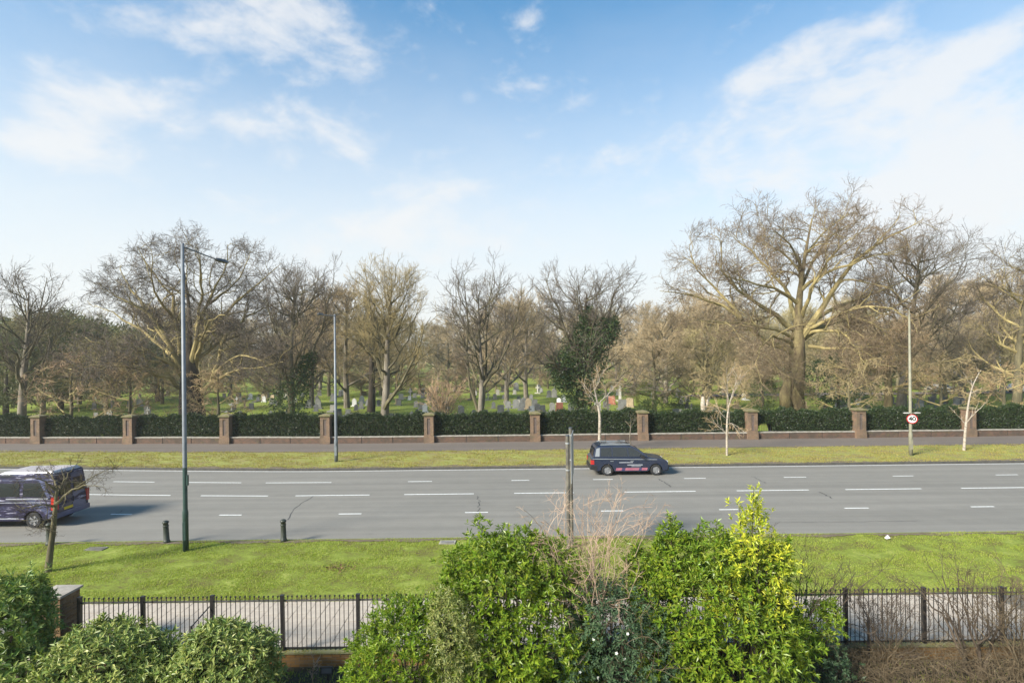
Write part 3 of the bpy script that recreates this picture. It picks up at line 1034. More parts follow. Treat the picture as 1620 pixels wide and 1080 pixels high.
def tree_parts(trunk, trunk_r, limbs, levels, r, tmat, lmat, wmat, base, root, wind=(0, 0, 0), thick=8, shrink=1.0):
    """trunk polyline, hand-set limbs, then generated orders of branches; all coordinates world, written relative to base"""
    base = np.array(base)
    K = 12
    tp = resample(trunk, K)[None]
    tr = np.interp(np.linspace(0, 1, K), np.linspace(0, 1, len(trunk_r)), trunk_r)[None]
    LP, LR = [], []
    for (pts, ra, rb) in limbs:
        LP.append(resample(pts, 10) + np.r_[np.zeros((1, 3)), r.normal(0, 0.10, (9, 3)) * min(1.5, ra * 4)])
        LR.append(ra + (rb * 0.5 - ra) * np.linspace(0, 1, 10) ** 0.75)
    # the upper trunk bears branches as well
    P, R = np.array(LP), np.array(LR)
    if shrink != 1.0:
        c0 = tp[0][4]
        P = c0 + (P - c0) * np.array([shrink, shrink, shrink - 0.06])
        tp[0][5:] = c0 + (tp[0][5:] - c0) * (shrink - 0.06)
    g = Geo()
    V, F = tubes(tp, tr, 14)
    V = V + r.normal(0, 0.015, V.shape) * np.minimum(1, tr.max())
    g.add(V - base, F)
    g.build('trunk', M[tmat], root, smooth=True)
    g = Geo()
    V, F = tubes(P, R, thick)
    g.add(V - base, F, 0)
    up = resample(tp[0][K // 2:], 10)[None]
    ur = np.interp(np.linspace(0, 1, 10), np.linspace(0, 1, K - K // 2), tr[0][K // 2:])[None]
    P = np.concatenate([P, up])
    R = np.concatenate([R, ur])
    sides = (6, 4, 3, 3, 3)
    for li, lv in enumerate(levels):
        lv = dict(lv)
        m = lv.pop('m')
        ln = lv.pop('L')
        K2 = lv.pop('K')
        tr_ = np.array(lv.pop('trop', (0, 0, 0.05))) + np.array(wind)
        P, R = grow(P, R, m, r, ln, K2, trop=tr_, **lv)
        if P.shape[0] > 0:
            zok = P[:, -1, 2] > 0.15
            P, R = P[zok], R[zok]
        V, F = cones(P, R) if li == len(levels) - 1 else tubes(P, R, sides[min(li, 4)])
        g.add(V - base, F, 0 if li == 0 else 1)
    g.build('crown', [M[lmat], M[wmat]], root, smooth=False)
    return P


def pxl(pts, Y, r=None, ox=0, oy=0, sc=1.0, amp=1.0, dy=None):
    """polyline measured in a crop (origin ox,oy, scale sc) at depth Y, fanning out in depth towards its tip"""
    out = []
    n = len(pts)
    for k, (a, b) in enumerate(pts):
        d = (dy or 0.0) * k / max(1, n - 1)
        out.append(np.array(at(ox + a / sc, oy + b / sc, Y + d)))
    return out

# ------------------------------------------------------------------ boundary wall with brick piers
WY = 47.9


def wall_y(x):
    return WY + 0.75 * float(bend(x))


pier_px = [60, 205, 357, 515, 678, 845, 1015, 1187, 1357, 1530]
pier_x = []
for p in pier_px:
    x = px_x(p, WY)
    for _ in range(4):
        x = px_x(p, wall_y(x))
    pier_x.append(x)
pier_x = [pier_x[0] - 8.6] + pier_x + [pier_x[-1] + 9.4, pier_x[-1] + 18.8]
wall = empty('boundary_wall', (0, WY, 0.09), 'long low red brick wall with tall capped piers along the far footpath', 'wall')
WB = Vector((0, WY, 0.09))


def pier_meshes():
    a = Geo()
    w, h = 0.40, 2.34
    # shaft with a recessed slot in the road face
    a.box(-w, -0.13, -w, w, 0, h)
    a.box(0.13, w, -w, w, 0, h)
    a.box(-0.13, 0.13, -w + 0.05, w, 0.002, h - 0.002, 1)
    a.box(-0.13, 0.13, -w + 0.001, -w + 0.05, 0.0, 0.72)
    a.box(-0.13, 0.13, -w + 0.001, -w + 0.05, h - 0.25, h)
    p = Geo().box(-w - 0.045, w + 0.045, -w - 0.045, w + 0.045, 0, 0.62)
    c = Geo()
    prof = [(-0.50, 2.34), (-0.50, 2.44), (-0.40, 2.50)]
    V = []
    for (e, z) in prof + [(-0.06, 2.58)]:
        V += [(e, e, z), (-e, e, z), (-e, -e, z), (e, -e, z)]
    F = [(3, 2, 1, 0)]
    for k in range(3):
        for j in range(4):
            F.append((k * 4 + j, k * 4 + (j + 1) % 4, k * 4 + 4 + (j + 1) % 4, k * 4 + 4 + j))
    F.append((12, 13, 14, 15))
    c.add(V, F)
    return a.mesh('pier', [M['pier_brick'], M['slot']]), p.mesh('plinth', M['pier_brick']), c.mesh('cap', M['cap_moss'])


pm = pier_meshes()
for k, x in enumerate(pier_x):
    y = wall_y(x)
    sh = link('pier', pm[0], wall, Vector((x, y, 0.09)) - WB)
    sh.rotation_euler.z = random.uniform(-0.01, 0.01)
    link('plinth', pm[1], sh)
    link('cap', pm[2], sh)

bay_label = {3: 'beside the tall green-based lamp', 6: 'left of the birch behind the taxi'}
for k in range(len(pier_x) - 1):
    xa, xb = pier_x[k] + 0.45, pier_x[k + 1] - 0.45
    n = 3
    for s in range(n):
        a = xa + (xb - xa) * s / n + (0.035 if s else 0)
        b = xa + (xb - xa) * (s + 1) / n - (0.035 if s < n - 1 else 0)
        ya, yb = wall_y(a), wall_y(b)
        ang = math.atan2(yb - ya, b - a)
        L = math.hypot(b - a, yb - ya)
        o = Geo().box(0, L, -0.17, 0.17, 0, 0.50).build('brick_panel', M['brick_far'], wall, Vector((a, ya, 0.09 + random.uniform(-.012, .012))) - WB)
        o.rotation_euler.z = ang
        Geo().box(-0.02, L + 0.02, -0.21, 0.21, 0.502, 0.575).build('coping', M['coping'], o)
    # dark expansion joints between panels
    for s in (1, 2):
        a = xa + (xb - xa) * s / n
        Geo().box(-0.032, 0.032, -0.14, 0.14, 0, 0.45).build('joint', M['crack'], wall, Vector((a, wall_y(a), 0.09)) - WB)

# ------------------------------------------------------------------ hedge, bay by bay
def hedge_mesh(seed, L, gaps=()):
    r = np.random.default_rng(seed)
    g = Geo()
    # lumpy core
    nx_, nz_ = 40, 10
    xs = np.linspace(0, L, nx_)
    prof = [(-0.42, 0.30), (-0.52, 0.7), (-0.55, 1.2), (-0.52, 1.7), (-0.44, 2.05), (-0.2, 2.2), (0.2, 2.2), (0.44, 2.05), (0.55, 1.2), (0.42, 0.3)]
    V = np.zeros((nx_, len(prof), 3))
    for i_, x in enumerate(xs):
        for j_, (y, z) in enumerate(prof):
            s = 1 + 0.10 * math.sin(x * 3.1 + j_ * 1.3 + seed) + 0.08 * math.sin(x * 7.7 + j_ * 2.1)
            zz = z * (1 + (0.055 * math.sin(x * 1.3 + seed * 2.1) + 0.045 * math.sin(x * 3.3 + seed) + 0.03 * math.sin(x * 7.1 + seed * 3)) * (0.3 if z < 1 else 1.0))
            for (ga, gb, gh) in gaps:
                if ga < x < gb and zz < gh:
                    zz = gh
            V[i_, j_] = (x, y * s, zz)
    ii = np.arange(nx_ - 1)[:, None] * len(prof)
    jj = np.arange(len(prof) - 1)[None]
    k = len(prof)
    F = np.stack([ii + jj, ii + k + jj, ii + k + jj + 1, ii + jj + 1], -1).reshape(-1, 4)
    g.add(V.reshape(-1, 3), F, 0)
    # leaf sprays over it
    n = 9500
    t = r.uniform(0, 1, n)
    u = r.uniform(0, len(prof) - 2.6, n)
    fi = np.clip(t * (nx_ - 1), 0, nx_ - 1.01)
    a, b = fi.astype(int), u.astype(int)
    fa, fb = (fi - a)[:, None], (u - b)[:, None]
    P = (V[a, b] * (1 - fa) * (1 - fb) + V[a + 1, b] * fa * (1 - fb) + V[a, b + 1] * (1 - fa) * fb + V[a + 1, b + 1] * fa * fb)
    cen = np.stack([P[:, 0], np.zeros(n), np.full(n, 1.2)], 1)
    N = norm(P - cen)
    P = P + N * np.abs(r.normal(0.02, 0.09, n))[:, None]
    D = norm(N * 0.6 + r.normal(0, 0.6, (n, 3)) + np.array([0, 0, 0.15]))
    U = norm(N + r.normal(0, 0.5, (n, 3)))
    leaves_mesh(g, P, D, U, r.uniform(0.09, 0.17, n), 0.55, fine=False, mat=1)
    # a few long wayward shoots above the clipped top
    for k in range(26):
        x0 = r.uniform(0.1, L - 0.1)
        h0 = r.uniform(0.1, 0.45)
        a0 = np.array([x0, r.uniform(-0.5, 0.2), 2.0])
        b0 = a0 + np.array([r.normal(0, 0.25), r.normal(-0.05, 0.2), h0 + 0.15])
        q = a0 + (b0 - a0) * r.uniform(0.2, 1, (14, 1)) + r.normal(0, 0.03, (14, 3))
        leaves_mesh(g, q, norm(r.normal(0, 1, (14, 3)) + np.array([0, 0, 0.4])), norm(r.normal(0, 1, (14, 3))), r.uniform(0.08, 0.15, 14), 0.5, fine=False, mat=1)
    return g.mesh('hedge', [M['hedge_core'], M['hedge_leaf']])


HL = 8.1
hm = [hedge_mesh(1, HL), hedge_mesh(2, HL), hedge_mesh(3, HL, ((1.0, 2.2, 0.75), (4.6, 5.8, 0.9), (6.4, 7.4, 0.7))), hedge_mesh(4, HL, ((0.4, 1.9, 0.65), (3.6, 7.6, 0.7))), hedge_mesh(5, HL, ((0.3, 1.5, 1.3),))]
hs = [3, 2, 3, 0, 1, 0, 1, 0, 4, 1, 0, 1]
bay_lab = ['gappy dark hedge bay at the far left end of the wall', 'gappy hedge bay beside the pale-trunked forked tree', 'gappy hedge bay crossed by the tall green-footed lamp',
           'dense dark hedge bay in front of the ivy-footed upright tree', 'dense dark hedge bay behind the slim grey lamp column', 'dense dark hedge bay in front of the twin-stemmed tree',
           'dense dark hedge bay behind the wavy birch and taxi', 'dense dark hedge bay behind the slim upswept birch', 'dark hedge bay with a tall gap showing railings, below the huge plane tree',
           'dense dark hedge bay behind the round 40 sign', 'dense dark hedge bay behind the leaning cream birch', 'dense dark hedge bay at the far right end of the wall']
for k in range(len(pier_x) - 1):
    xa, xb = pier_x[k] + 0.35, pier_x[k + 1] - 0.35
    y = (wall_y(xa) + wall_y(xb)) / 2 + 0.85
    o = link('hedge', hm[hs[k]])
    o.location = (xa, wall_y(xa) + 0.85, 0.10)
    o.rotation_euler.z = math.atan2(wall_y(xb) - wall_y(xa), xb - xa)
    sc = (xb - xa) / HL
    o.scale = (sc, 1, random.uniform(0.93, 1.05))
    tag(o, bay_lab[k], 'hedge', 'hedge bays behind the wall')
    # iron railing that shows through the gaps
    if hs[k] in (2, 3, 4):
        ra = empty('iron_railing', (xa, wall_y(xa) + 0.25, 0.6), 'thin iron railing standing on the wall coping before a gappy hedge bay', 'railing', 'iron railings on the far wall')
        ra.rotation_euler.z = o.rotation_euler.z
        L = xb - xa
        g = Geo()
        for x in np.arange(0.1, L, 0.16):
            g.box(x - 0.01, x + 0.01, 0.24, 0.26, -0.4, 1.15)
        pk = g.build('pickets', M['grey_dark'], ra)
        pk['kind'] = 'stuff'
        Geo().box(0, L, 0.235, 0.265, 1.0, 1.04).build('rail', M['grey_dark'], ra)
        Geo().box(0, L, 0.235, 0.265, 0.05, 0.09).build('rail', M['grey_dark'], ra)

# ------------------------------------------------------------------ the two great plane trees
def ivy_on(root, base, pts, rad, n, r, L=0.22, name='ivy'):
    P = resample(pts, 14)
    k = r.uniform(0, 12.99, n)
    i_ = k.astype(int)
    f = (k - i_)[:, None]
    c = P[i_] * (1 - f) + P[i_ + 1] * f
    rr_ = np.interp(k / 13, np.linspace(0, 1, len(rad)), rad)
    d = fib_dirs(n, r)
    d[:, 2] *= 0.5
    q = c + norm(d) * (rr_ * (0.55 + 0.55 * np.sqrt(r.uniform(0, 1, n))) * (1 + 0.3 * np.sin(k * 3 + d[:, 0] * 4)))[:, None]
    g = Geo()
    D = norm(d + r.normal(0, 0.5, (n, 3)) - np.array([0, 0, 0.3]))
    leaves_mesh(g, q - np.array(base), D, norm(d + r.normal(0, 0.3, (n, 3))), r.uniform(0.6, 1.2, n) * L, 0.75, fine=False)
    o = g.build(name, M['ivy'], root)
    o['kind'] = 'stuff'
    return o


def great_tree_right():
    r = np.random.default_rng(21)
    Y = 61.0
    S = dict(ox=1000, oy=280, sc=2.571)
    def L(pts, ra, rb, dy):
        return (pxl(pts, Y, dy=dy, **S), ra * 0.85, rb)
    base = at(1256, 700, Y)
    base.z = 0.1
    root = empty('plane_tree', base, 'huge spreading bare plane tree with pale olive limbs, tallest in the cemetery', 'tree')
    trunk = [np.array((base.x - 0.3, Y, 0.0))] + pxl([(655, 930), (668, 800), (678, 690), (670, 590), (680, 480), (690, 390), (702, 290), (722, 200), (738, 120)], Y, **S)
    tr = [1.2, 1.0, 0.88, 0.78, 0.5, 0.36, 0.26, 0.19, 0.12, 0.06]
    limbs = [
        L([(668, 620), (600, 560), (540, 515), (470, 485), (400, 435), (350, 375), (340, 300), (355, 215)], 0.42, 0.06, -4),
        L([(660, 720), (560, 690), (490, 650), (440, 570), (390, 510), (300, 475), (200, 455), (90, 435)], 0.46, 0.06, 2),
        L([(440, 570), (380, 480), (300, 400), (230, 330), (220, 240)], 0.26, 0.05, 5),
        L([(670, 570), (640, 470), (590, 370), (520, 310), (450, 240), (400, 190)], 0.36, 0.06, 4),
        L([(675, 500), (610, 440), (530, 420), (430, 390), (330, 350)], 0.28, 0.05, -5),
        L([(690, 650), (740, 560), (800, 470), (850, 390), (910, 300), (990, 230), (1080, 185), (1200, 115)], 0.50, 0.05, -3),
        L([(700, 650), (780, 590), (860, 565), (960, 560), (1050, 545), (1120, 500), (1190, 420)], 0.44, 0.06, 4),
        L([(900, 560), (1000, 590), (1060, 640), (1085, 740)], 0.2, 0.04, -3),
        L([(690, 600), (770, 555), (860, 500), (960, 465), (1060, 440), (1150, 400), (1230, 330)], 0.36, 0.05, 6),
        L([(688, 440), (760, 370), (840, 345), (930, 310), (1030, 270), (1100, 260)], 0.28, 0.05, -6),
        L([(690, 340), (650, 240), (590, 180), (540, 170)], 0.2, 0.05, -4),
        L([(700, 290), (770, 190), (850, 120), (910, 90)], 0.2, 0.05, 4),
        L([(690, 370), (640, 300), (560, 240), (490, 200)], 0.22, 0.05, 7),
        L([(685, 430), (740, 300), (800, 200), (880, 150), (960, 120)], 0.25, 0.05, 7),
        L([(720, 690), (800, 705), (880, 690), (940, 720), (950, 775)], 0.26, 0.05, -6),
        L([(700, 640), (800, 610), (880, 640), (920, 690), (965, 770)], 0.28, 0.05, -8),
        L([(660, 690), (600, 640), (555, 640), (520, 690), (495, 770)], 0.26, 0.05, -7),
        L([(650, 785), (620, 797)], 0.16, 0.13, -1.5),
        L([(665, 660), (570, 600), (450, 590), (330, 580), (230, 570)], 0.26, 0.05, -7),
        L([(690, 560), (720, 450), (780, 330), (830, 260), (900, 200)], 0.3, 0.05, -8),
        L([(690, 620), (820, 560), (960, 500), (1080, 520), (1160, 580)], 0.28, 0.05, -9)]
    lv = [dict(m=10, L=4.3, K=7, angle=0.75, gnarl=0.20, trop=(0, 0, 0.05), t0=0.22, rr=0.55, rmax=0.15, rmin=0.03),
          dict(m=8, L=2.4, K=4, angle=0.75, gnarl=0.26, trop=(0.02, 0, 0.05), t0=0.2, rr=0.6, rmin=0.018, rmax=0.06),
          dict(m=5, L=1.35, K=3, angle=0.75, gnarl=0.26, trop=(0.06, 0, 0.05), t0=0.15, rr=0.65, rmin=0.013),
          dict(m=4, L=0.65, K=3, angle=0.65, gnarl=0.25, trop=(0.08, 0, 0.08), t0=0.1, rr=0.8, rmin=0.010)]
    tree_parts(trunk, tr, limbs, lv, r, 'bark_plane', 'bark_limb', 'twig_dusk', base, root, shrink=0.97)
    # old swelling at the foot
    g = Geo()
    g.lathe([(1.95, -0.2), (1.75, 0.4), (1.55, 1.2), (1.35, 2.0), (1.25, 2.8), (1.05, 3.6)], 18)
    V = g.v[0]
    a = np.arctan2(V[:, 1], V[:, 0])
    s = 0.8 + 0.10 * np.sin(a * 5 + V[:, 2]) + 0.07 * np.sin(a * 9 + V[:, 2] * 3)
    V[:, :2] *= s[:, None]
    g.build('burr', M['bark_plane'], root, smooth=True)
    # side stem at the foot
    g = Geo()
    p = pxl([(630, 940), (622, 880), (640, 830), (660, 780)], Y - 0.5, **S)
    g.tube([np.array(q) - np.array(base) for q in p], [0.75, 0.6, 0.5, 0.4], 10)
    g.build('side_stem', M['bark_plane'], root, smooth=True)


def great_tree_left():
    r = np.random.default_rng(22)
    Y = 58.0
    S = dict(ox=0, oy=340, sc=3.0)
    def L(pts, ra, rb, dy):
        return (pxl(pts, Y, dy=dy, **S), ra * 0.8, rb)
    base = at(305, 700, Y)
    base.z = 0.1
    root = empty('plane_tree', base, 'wide domed bare plane tree of many stems behind the tall roadside lamp', 'tree')
    trunk = [np.array((base.x, Y, 0.0))] + pxl([(915, 950), (908, 850), (893, 760), (900, 640), (905, 520), (900, 400), (880, 280), (855, 170), (850, 90)], Y, **S)
    tr = [1.5, 1.2, 1.05, 0.75, 0.3, 0.22, 0.17, 0.12, 0.08, 0.04]
    limbs = [
        L([(890, 770), (850, 620), (822, 470), (815, 350), (780, 270), (690, 210), (650, 110)], 0.42, 0.05, 2),
        L([(905, 750), (920, 620), (932, 500), (985, 400), (1040, 290), (1075, 200), (1080, 90)], 0.42, 0.05, -2),
        L([(920, 740), (960, 620), (1040, 490), (1120, 395), (1220, 300), (1350, 190)], 0.42, 0.05, 3),
        L([(870, 740), (780, 570), (700, 430), (600, 380), (470, 320)], 0.40, 0.05, -3),
        L([(880, 760), (820, 640), (750, 560), (720, 450), (640, 330), (540, 270)], 0.38, 0.05, 4),
        L([(950, 860), (1040, 790), (1130, 730), (1200, 730), (1280, 720), (1360, 690)], 0.30, 0.05, -5),
        L([(1020, 760), (1090, 680), (1190, 655), (1260, 700)], 0.2, 0.05, -5),
        L([(1010, 800), (1045, 720), (1060, 600), (1050, 480), (1060, 350)], 0.34, 0.06, 2),
        L([(930, 700), (960, 560), (1000, 470), (1075, 455)], 0.24, 0.05, -6),
        L([(880, 800), (830, 700), (700, 640), (560, 620), (410, 600)], 0.34, 0.05, -5),
        L([(880, 850), (800, 780), (650, 730), (480, 710), (330, 740)], 0.30, 0.05, -7),
        L([(900, 700), (1000, 640), (1100, 560), (1220, 540), (1330, 480)], 0.34, 0.05, 5),
        L([(930, 520), (960, 340), (950, 200), (930, 90)], 0.28, 0.05, -5),
        L([(1060, 600), (1150, 480), (1260, 420), (1380, 370)], 0.26, 0.05, 4),
        L([(860, 700), (760, 620), (640, 520), (520, 440), (440, 400)], 0.32, 0.05, 6),
        L([(822, 470), (760, 400), (700, 270), (720, 130)], 0.22, 0.05, -6),
        L([(985, 400), (1060, 350), (1160, 250), (1200, 120)], 0.22, 0.05, 6),
        L([(700, 430), (620, 340), (560, 230), (560, 190)], 0.22, 0.05, 4),
        L([(830, 700), (700, 700), (560, 700), (430, 680)], 0.24, 0.04, -9)]
    lv = [dict(m=10, L=3.5, K=7, angle=0.75, gnarl=0.24, trop=(0, 0, 0.03), t0=0.25, rr=0.55, rmax=0.13, rmin=0.028),
          dict(m=7, L=2.1, K=4, angle=0.75, gnarl=0.30, trop=(0, 0, 0.02), t0=0.2, rr=0.6, rmin=0.018, rmax=0.055),
          dict(m=5, L=1.2, K=3, angle=0.75, gnarl=0.30, trop=(0, 0, 0.02), t0=0.15, rr=0.65, rmin=0.013),
          dict(m=4, L=0.6, K=3, angle=0.65, gnarl=0.28, trop=(0, 0, 0.02), t0=0.1, rr=0.8, rmin=0.010)]
    tree_parts(trunk, tr, limbs, lv, r, 'bark_dark', 'bark_limb', 'twig_grey', base, root, shrink=0.97)


great_tree_right()
great_tree_left()


# ------------------------------------------------------------------ other bare trees
def auto_limbs(r, trunk, n, spread, height, top_z, upness=1.0, start=0.35):
    """limbs leaving the trunk and sweeping up to a rounded outline"""
    T = resample(trunk, 20)
    out = []
    for k in range(n):
        t = start + (0.97 - start) * (k + r.uniform(0, 1)) / n
        p = T[int(t * 19)]
        a = k * 2.399 + r.uniform(-0.4, 0.4)
        reach = spread * (1 - 0.5 * t) * r.uniform(0.75, 1.15)
        rise = (top_z - p[2]) * r.uniform(0.55, 0.98) * (0.35 + 0.65 * upness * t)
        d = np.array([math.cos(a), math.sin(a), 0])
        q1 = p + d * reach * 0.32 + np.array([0, 0, rise * 0.18])
        q2 = p + d * reach * 0.7 + np.array([0, 0, rise * 0.5])
        q3 = p + d * reach * 1.0 + np.array([0, 0, rise])
        out.append(([p, q1, q2, q3], 0.16 * (1.2 - 0.6 * t) * height / 14, 0.03))
    return out


def bare_tree(name, label, cx, Y, top_py, half_px, seed, tmat, lmat, wmat, n=16, tw=0.3, lean=0.0, forks=None, group=None, upness=1.0, twigs=1.0,
              start=0.25, gn=0.16, up=0.09, trop=None):
    r = np.random.default_rng(seed)
    base = at(cx, 660, Y)
    base.z = float(lawn_z(base.x, Y))
    root = empty(name, base, label, 'tree', group)
    top = at(cx + lean, top_py, Y)
    top.z -= 0.11 * (top.z - base.z)
    H = top.z - base.z
    sp = half_px * Y / FPX
    b = np.array(base)
    tp = [b - np.array([0, 0, 0.1])] + [b + np.array([(top.x - b[0]) * f + r.normal(0, 0.12 * H / 14), r.normal(0, 0.2), H * f]) for f in (0.15, 0.35, 0.55, 0.75)] + [np.array(top) - np.array([0, 0, H * 0.06])]
    limbs = auto_limbs(r, tp, n, sp, H, top.z, upness, start)
    if forks:
        for f in forks:
            pts = [np.array(at(a, c, Y + dd)) for (a, c, dd) in f]
            limbs.append((pts, tw * 0.75, 0.04))
    tz = trop or (0, 0, up)
    lv = [dict(m=7, L=H * 0.23, K=6, angle=0.5, gnarl=gn, trop=tz, t0=0.2, rr=0.6, rmin=0.024, rmax=0.10),
          dict(m=int(6 * twigs), L=H * 0.115, K=3, angle=0.6, gnarl=gn * 1.2, trop=tz, t0=0.15, rr=0.6, rmin=0.015),
          dict(m=int(4 * twigs), L=H * 0.06, K=3, angle=0.55, gnarl=gn * 1.2, trop=tz, t0=0.1, rr=0.7, rmin=0.010),
          dict(m=2, L=H * 0.036, K=3, angle=0.5, gnarl=gn * 1.2, trop=tz, t0=0.1, rr=0.85, rmin=0.008)]
    tree_parts(tp, [tw * 1.3, tw, tw * 0.85, tw * 0.6, tw * 0.35, 0.05], limbs, lv, r, tmat, lmat, wmat, base, root, thick=6)
    return root, base, tp


r_ = np.random.default_rng(5)
bare_tree('bare_tree', 'pale-trunked bare tree with a forked grey stem beside the evergreen dome', 33, 56, 418, 62, 31, 'bark_grey', 'bark_olive', 'twig_grey', 13, 0.36, 12,
          forks=[[(33, 640, 0), (40, 600, 0), (44, 560, 0), (60, 500, 1), (75, 440, 2)], [(36, 630, 0), (30, 590, -1), (25, 562, -2), (5, 520, -3)]], twigs=0.8)
rt, bs, tp = bare_tree('bare_tree', 'upright bare tree with an ivy-clad foot next to the domed plane tree', 458, 57, 412, 72, 32, 'bark_olive', 'bark_olive', 'twig_grey', 17, 0.32, 6,
                       forks=[[(458, 640, 0), (480, 590, 1), (500, 550, 2), (520, 480, 3), (530, 430, 4)]])
ivy_on(rt, bs, [np.array(bs) + np.array((0, 0, 0.2)), np.array(bs) + np.array((-0.3, 0, 2.5)), np.array(at(470, 600, 57)), np.array(at(495, 560, 57.5))], [1.9, 1.7, 1.2, 0.5], 3600, r_)
bare_tree('bare_tree', 'broom-shaped bare tree with a leaning side stem left of the vase-shaped bush', 607, 58, 414, 66, 33, 'bark_grey', 'bark_olive', 'twig_olive', 17, 0.38, 12,
          forks=[[(606, 652, 0), (616, 630, -1), (632, 610, -1), (660, 560, -2), (680, 500, -2)], [(608, 600, 0), (600, 540, 1), (590, 470, 2), (575, 425, 3)]], upness=1.15)
bare_tree('bare_tree', 'twin-stemmed slender bare tree leaning outwards from one foot', 760, 56, 426, 74, 34, 'bark_grey', 'bark_olive', 'twig_grey', 15, 0.26, -4,
          forks=[[(758, 656, 0), (743, 620, 0), (737, 580, 0), (742, 520, -1), (733, 430, -1)], [(762, 656, 0), (768, 600, 0), (770, 540, 1), (776, 480, 1), (780, 430, 2)], [(765, 610, 0), (790, 580, -1), (815, 520, -2), (826, 450, -3)]], upness=1.2, twigs=0.9)
rt, bs, tp = bare_tree('bare_tree', 'tree thickly wrapped in dark ivy with a bare fan-shaped crown', 918, 57, 424, 84, 35, 'bark_dark', 'bark_olive', 'twig_grey', 19, 0.5, 10,
                       forks=[[(925, 600, 0), (900, 540, 0), (880, 480, 1), (862, 440, 2)], [(925, 600, 0), (950, 540, 0), (965, 480, 1), (985, 445, 2)], [(920, 590, 0), (870, 575, -3), (840, 560, -4)], [(930, 615, 0), (975, 605, -3), (1020, 615, -5)]], upness=1.2)
ivy_on(rt, bs, [np.array(at(922, 640, 57)), np.array(at(916, 605, 57)), np.array(at(922, 565, 57)), np.array(at(926, 525, 57)), np.array(at(932, 488, 57))], [1.1, 2.1, 2.1, 1.3, 0.3], 8500, r_)
ivy_on(rt, bs, [np.array(at(900, 560, 56.5)), np.array(at(880, 575, 56)), np.array(at(895, 610, 56))], [1.0, 1.2, 0.8], 2200, r_)
ivy_on(rt, bs, [np.array(at(925, 545, 56.5)), np.array(at(958, 530, 56)), np.array(at(968, 505, 56))], [1.2, 1.3, 0.5], 2400, r_)
bare_tree('bare_tree', 'dense dark bare tree rising behind the speed limit post', 1425, 66, 352, 100, 36, 'bark_grey', 'bark_olive', 'twig_grey', 22, 0.45, 30, upness=1.05, gn=0.2)
bare_tree('bare_tree', 'spreading bare tree with tangled twigs beyond the leaning birch', 1606, 60, 372, 80, 37, 'bark_olive', 'bark_limb', 'twig_grey', 18, 0.4, 20, upness=0.9, gn=0.26, up=0.03)
bare_tree('bare_tree', 'dark-stemmed tree with a low spreading crown behind the broom-shaped tree', 587, 74, 470, 80, 38, 'bark_dark', 'bark_olive', 'twig_olive', 16, 0.45, 0, upness=0.6, gn=0.22, up=0.02, start=0.3)
bare_tree('bare_tree', 'bare tree on a reddish trunk between the plane tree and the speed limit post', 1405, 60, 500, 75, 39, 'bark_plane', 'bark_limb', 'twig_brown', 16, 0.42, 0, upness=0.5, gn=0.24, up=-0.03, start=0.3)

# low drooping thickets along the hedge
for k, (cx, Y, top, half, sd, wm, lab) in enumerate((
        (112, 55, 540, 92, 51, 'twig_red', 'low drooping thicket of reddish twigs above the left end of the hedge'),
        (205, 54, 548, 88, 52, 'twig_brown', 'sprawling bare thicket under the left plane tree'),
        (345, 55, 570, 60, 55, 'twig_brown', 'low tangle of twigs round the foot of the left plane tree'),
        (1150, 56, 560, 75, 53, 'twig_gold', 'drooping sunlit thicket left of the huge plane tree'),
        (1345, 55, 545, 80, 54, 'twig_gold', 'golden drooping thicket right of the huge plane tree'),
        (1490, 57, 540, 85, 56, 'twig_gold', 'wide twiggy thicket behind the leaning birch'),
        (1590, 56, 560, 70, 57, 'twig_brown', 'twiggy brown thicket at the right end of the hedge'))):
    rr0 = np.random.default_rng(sd)
    bare_tree('thicket', lab, cx, Y, top, half, sd, 'bark_olive', 'bark_limb', wm, 11, 0.16, 0, upness=0.6, gn=0.26, trop=(0, 0, -0.09), start=0.15, twigs=0.85)


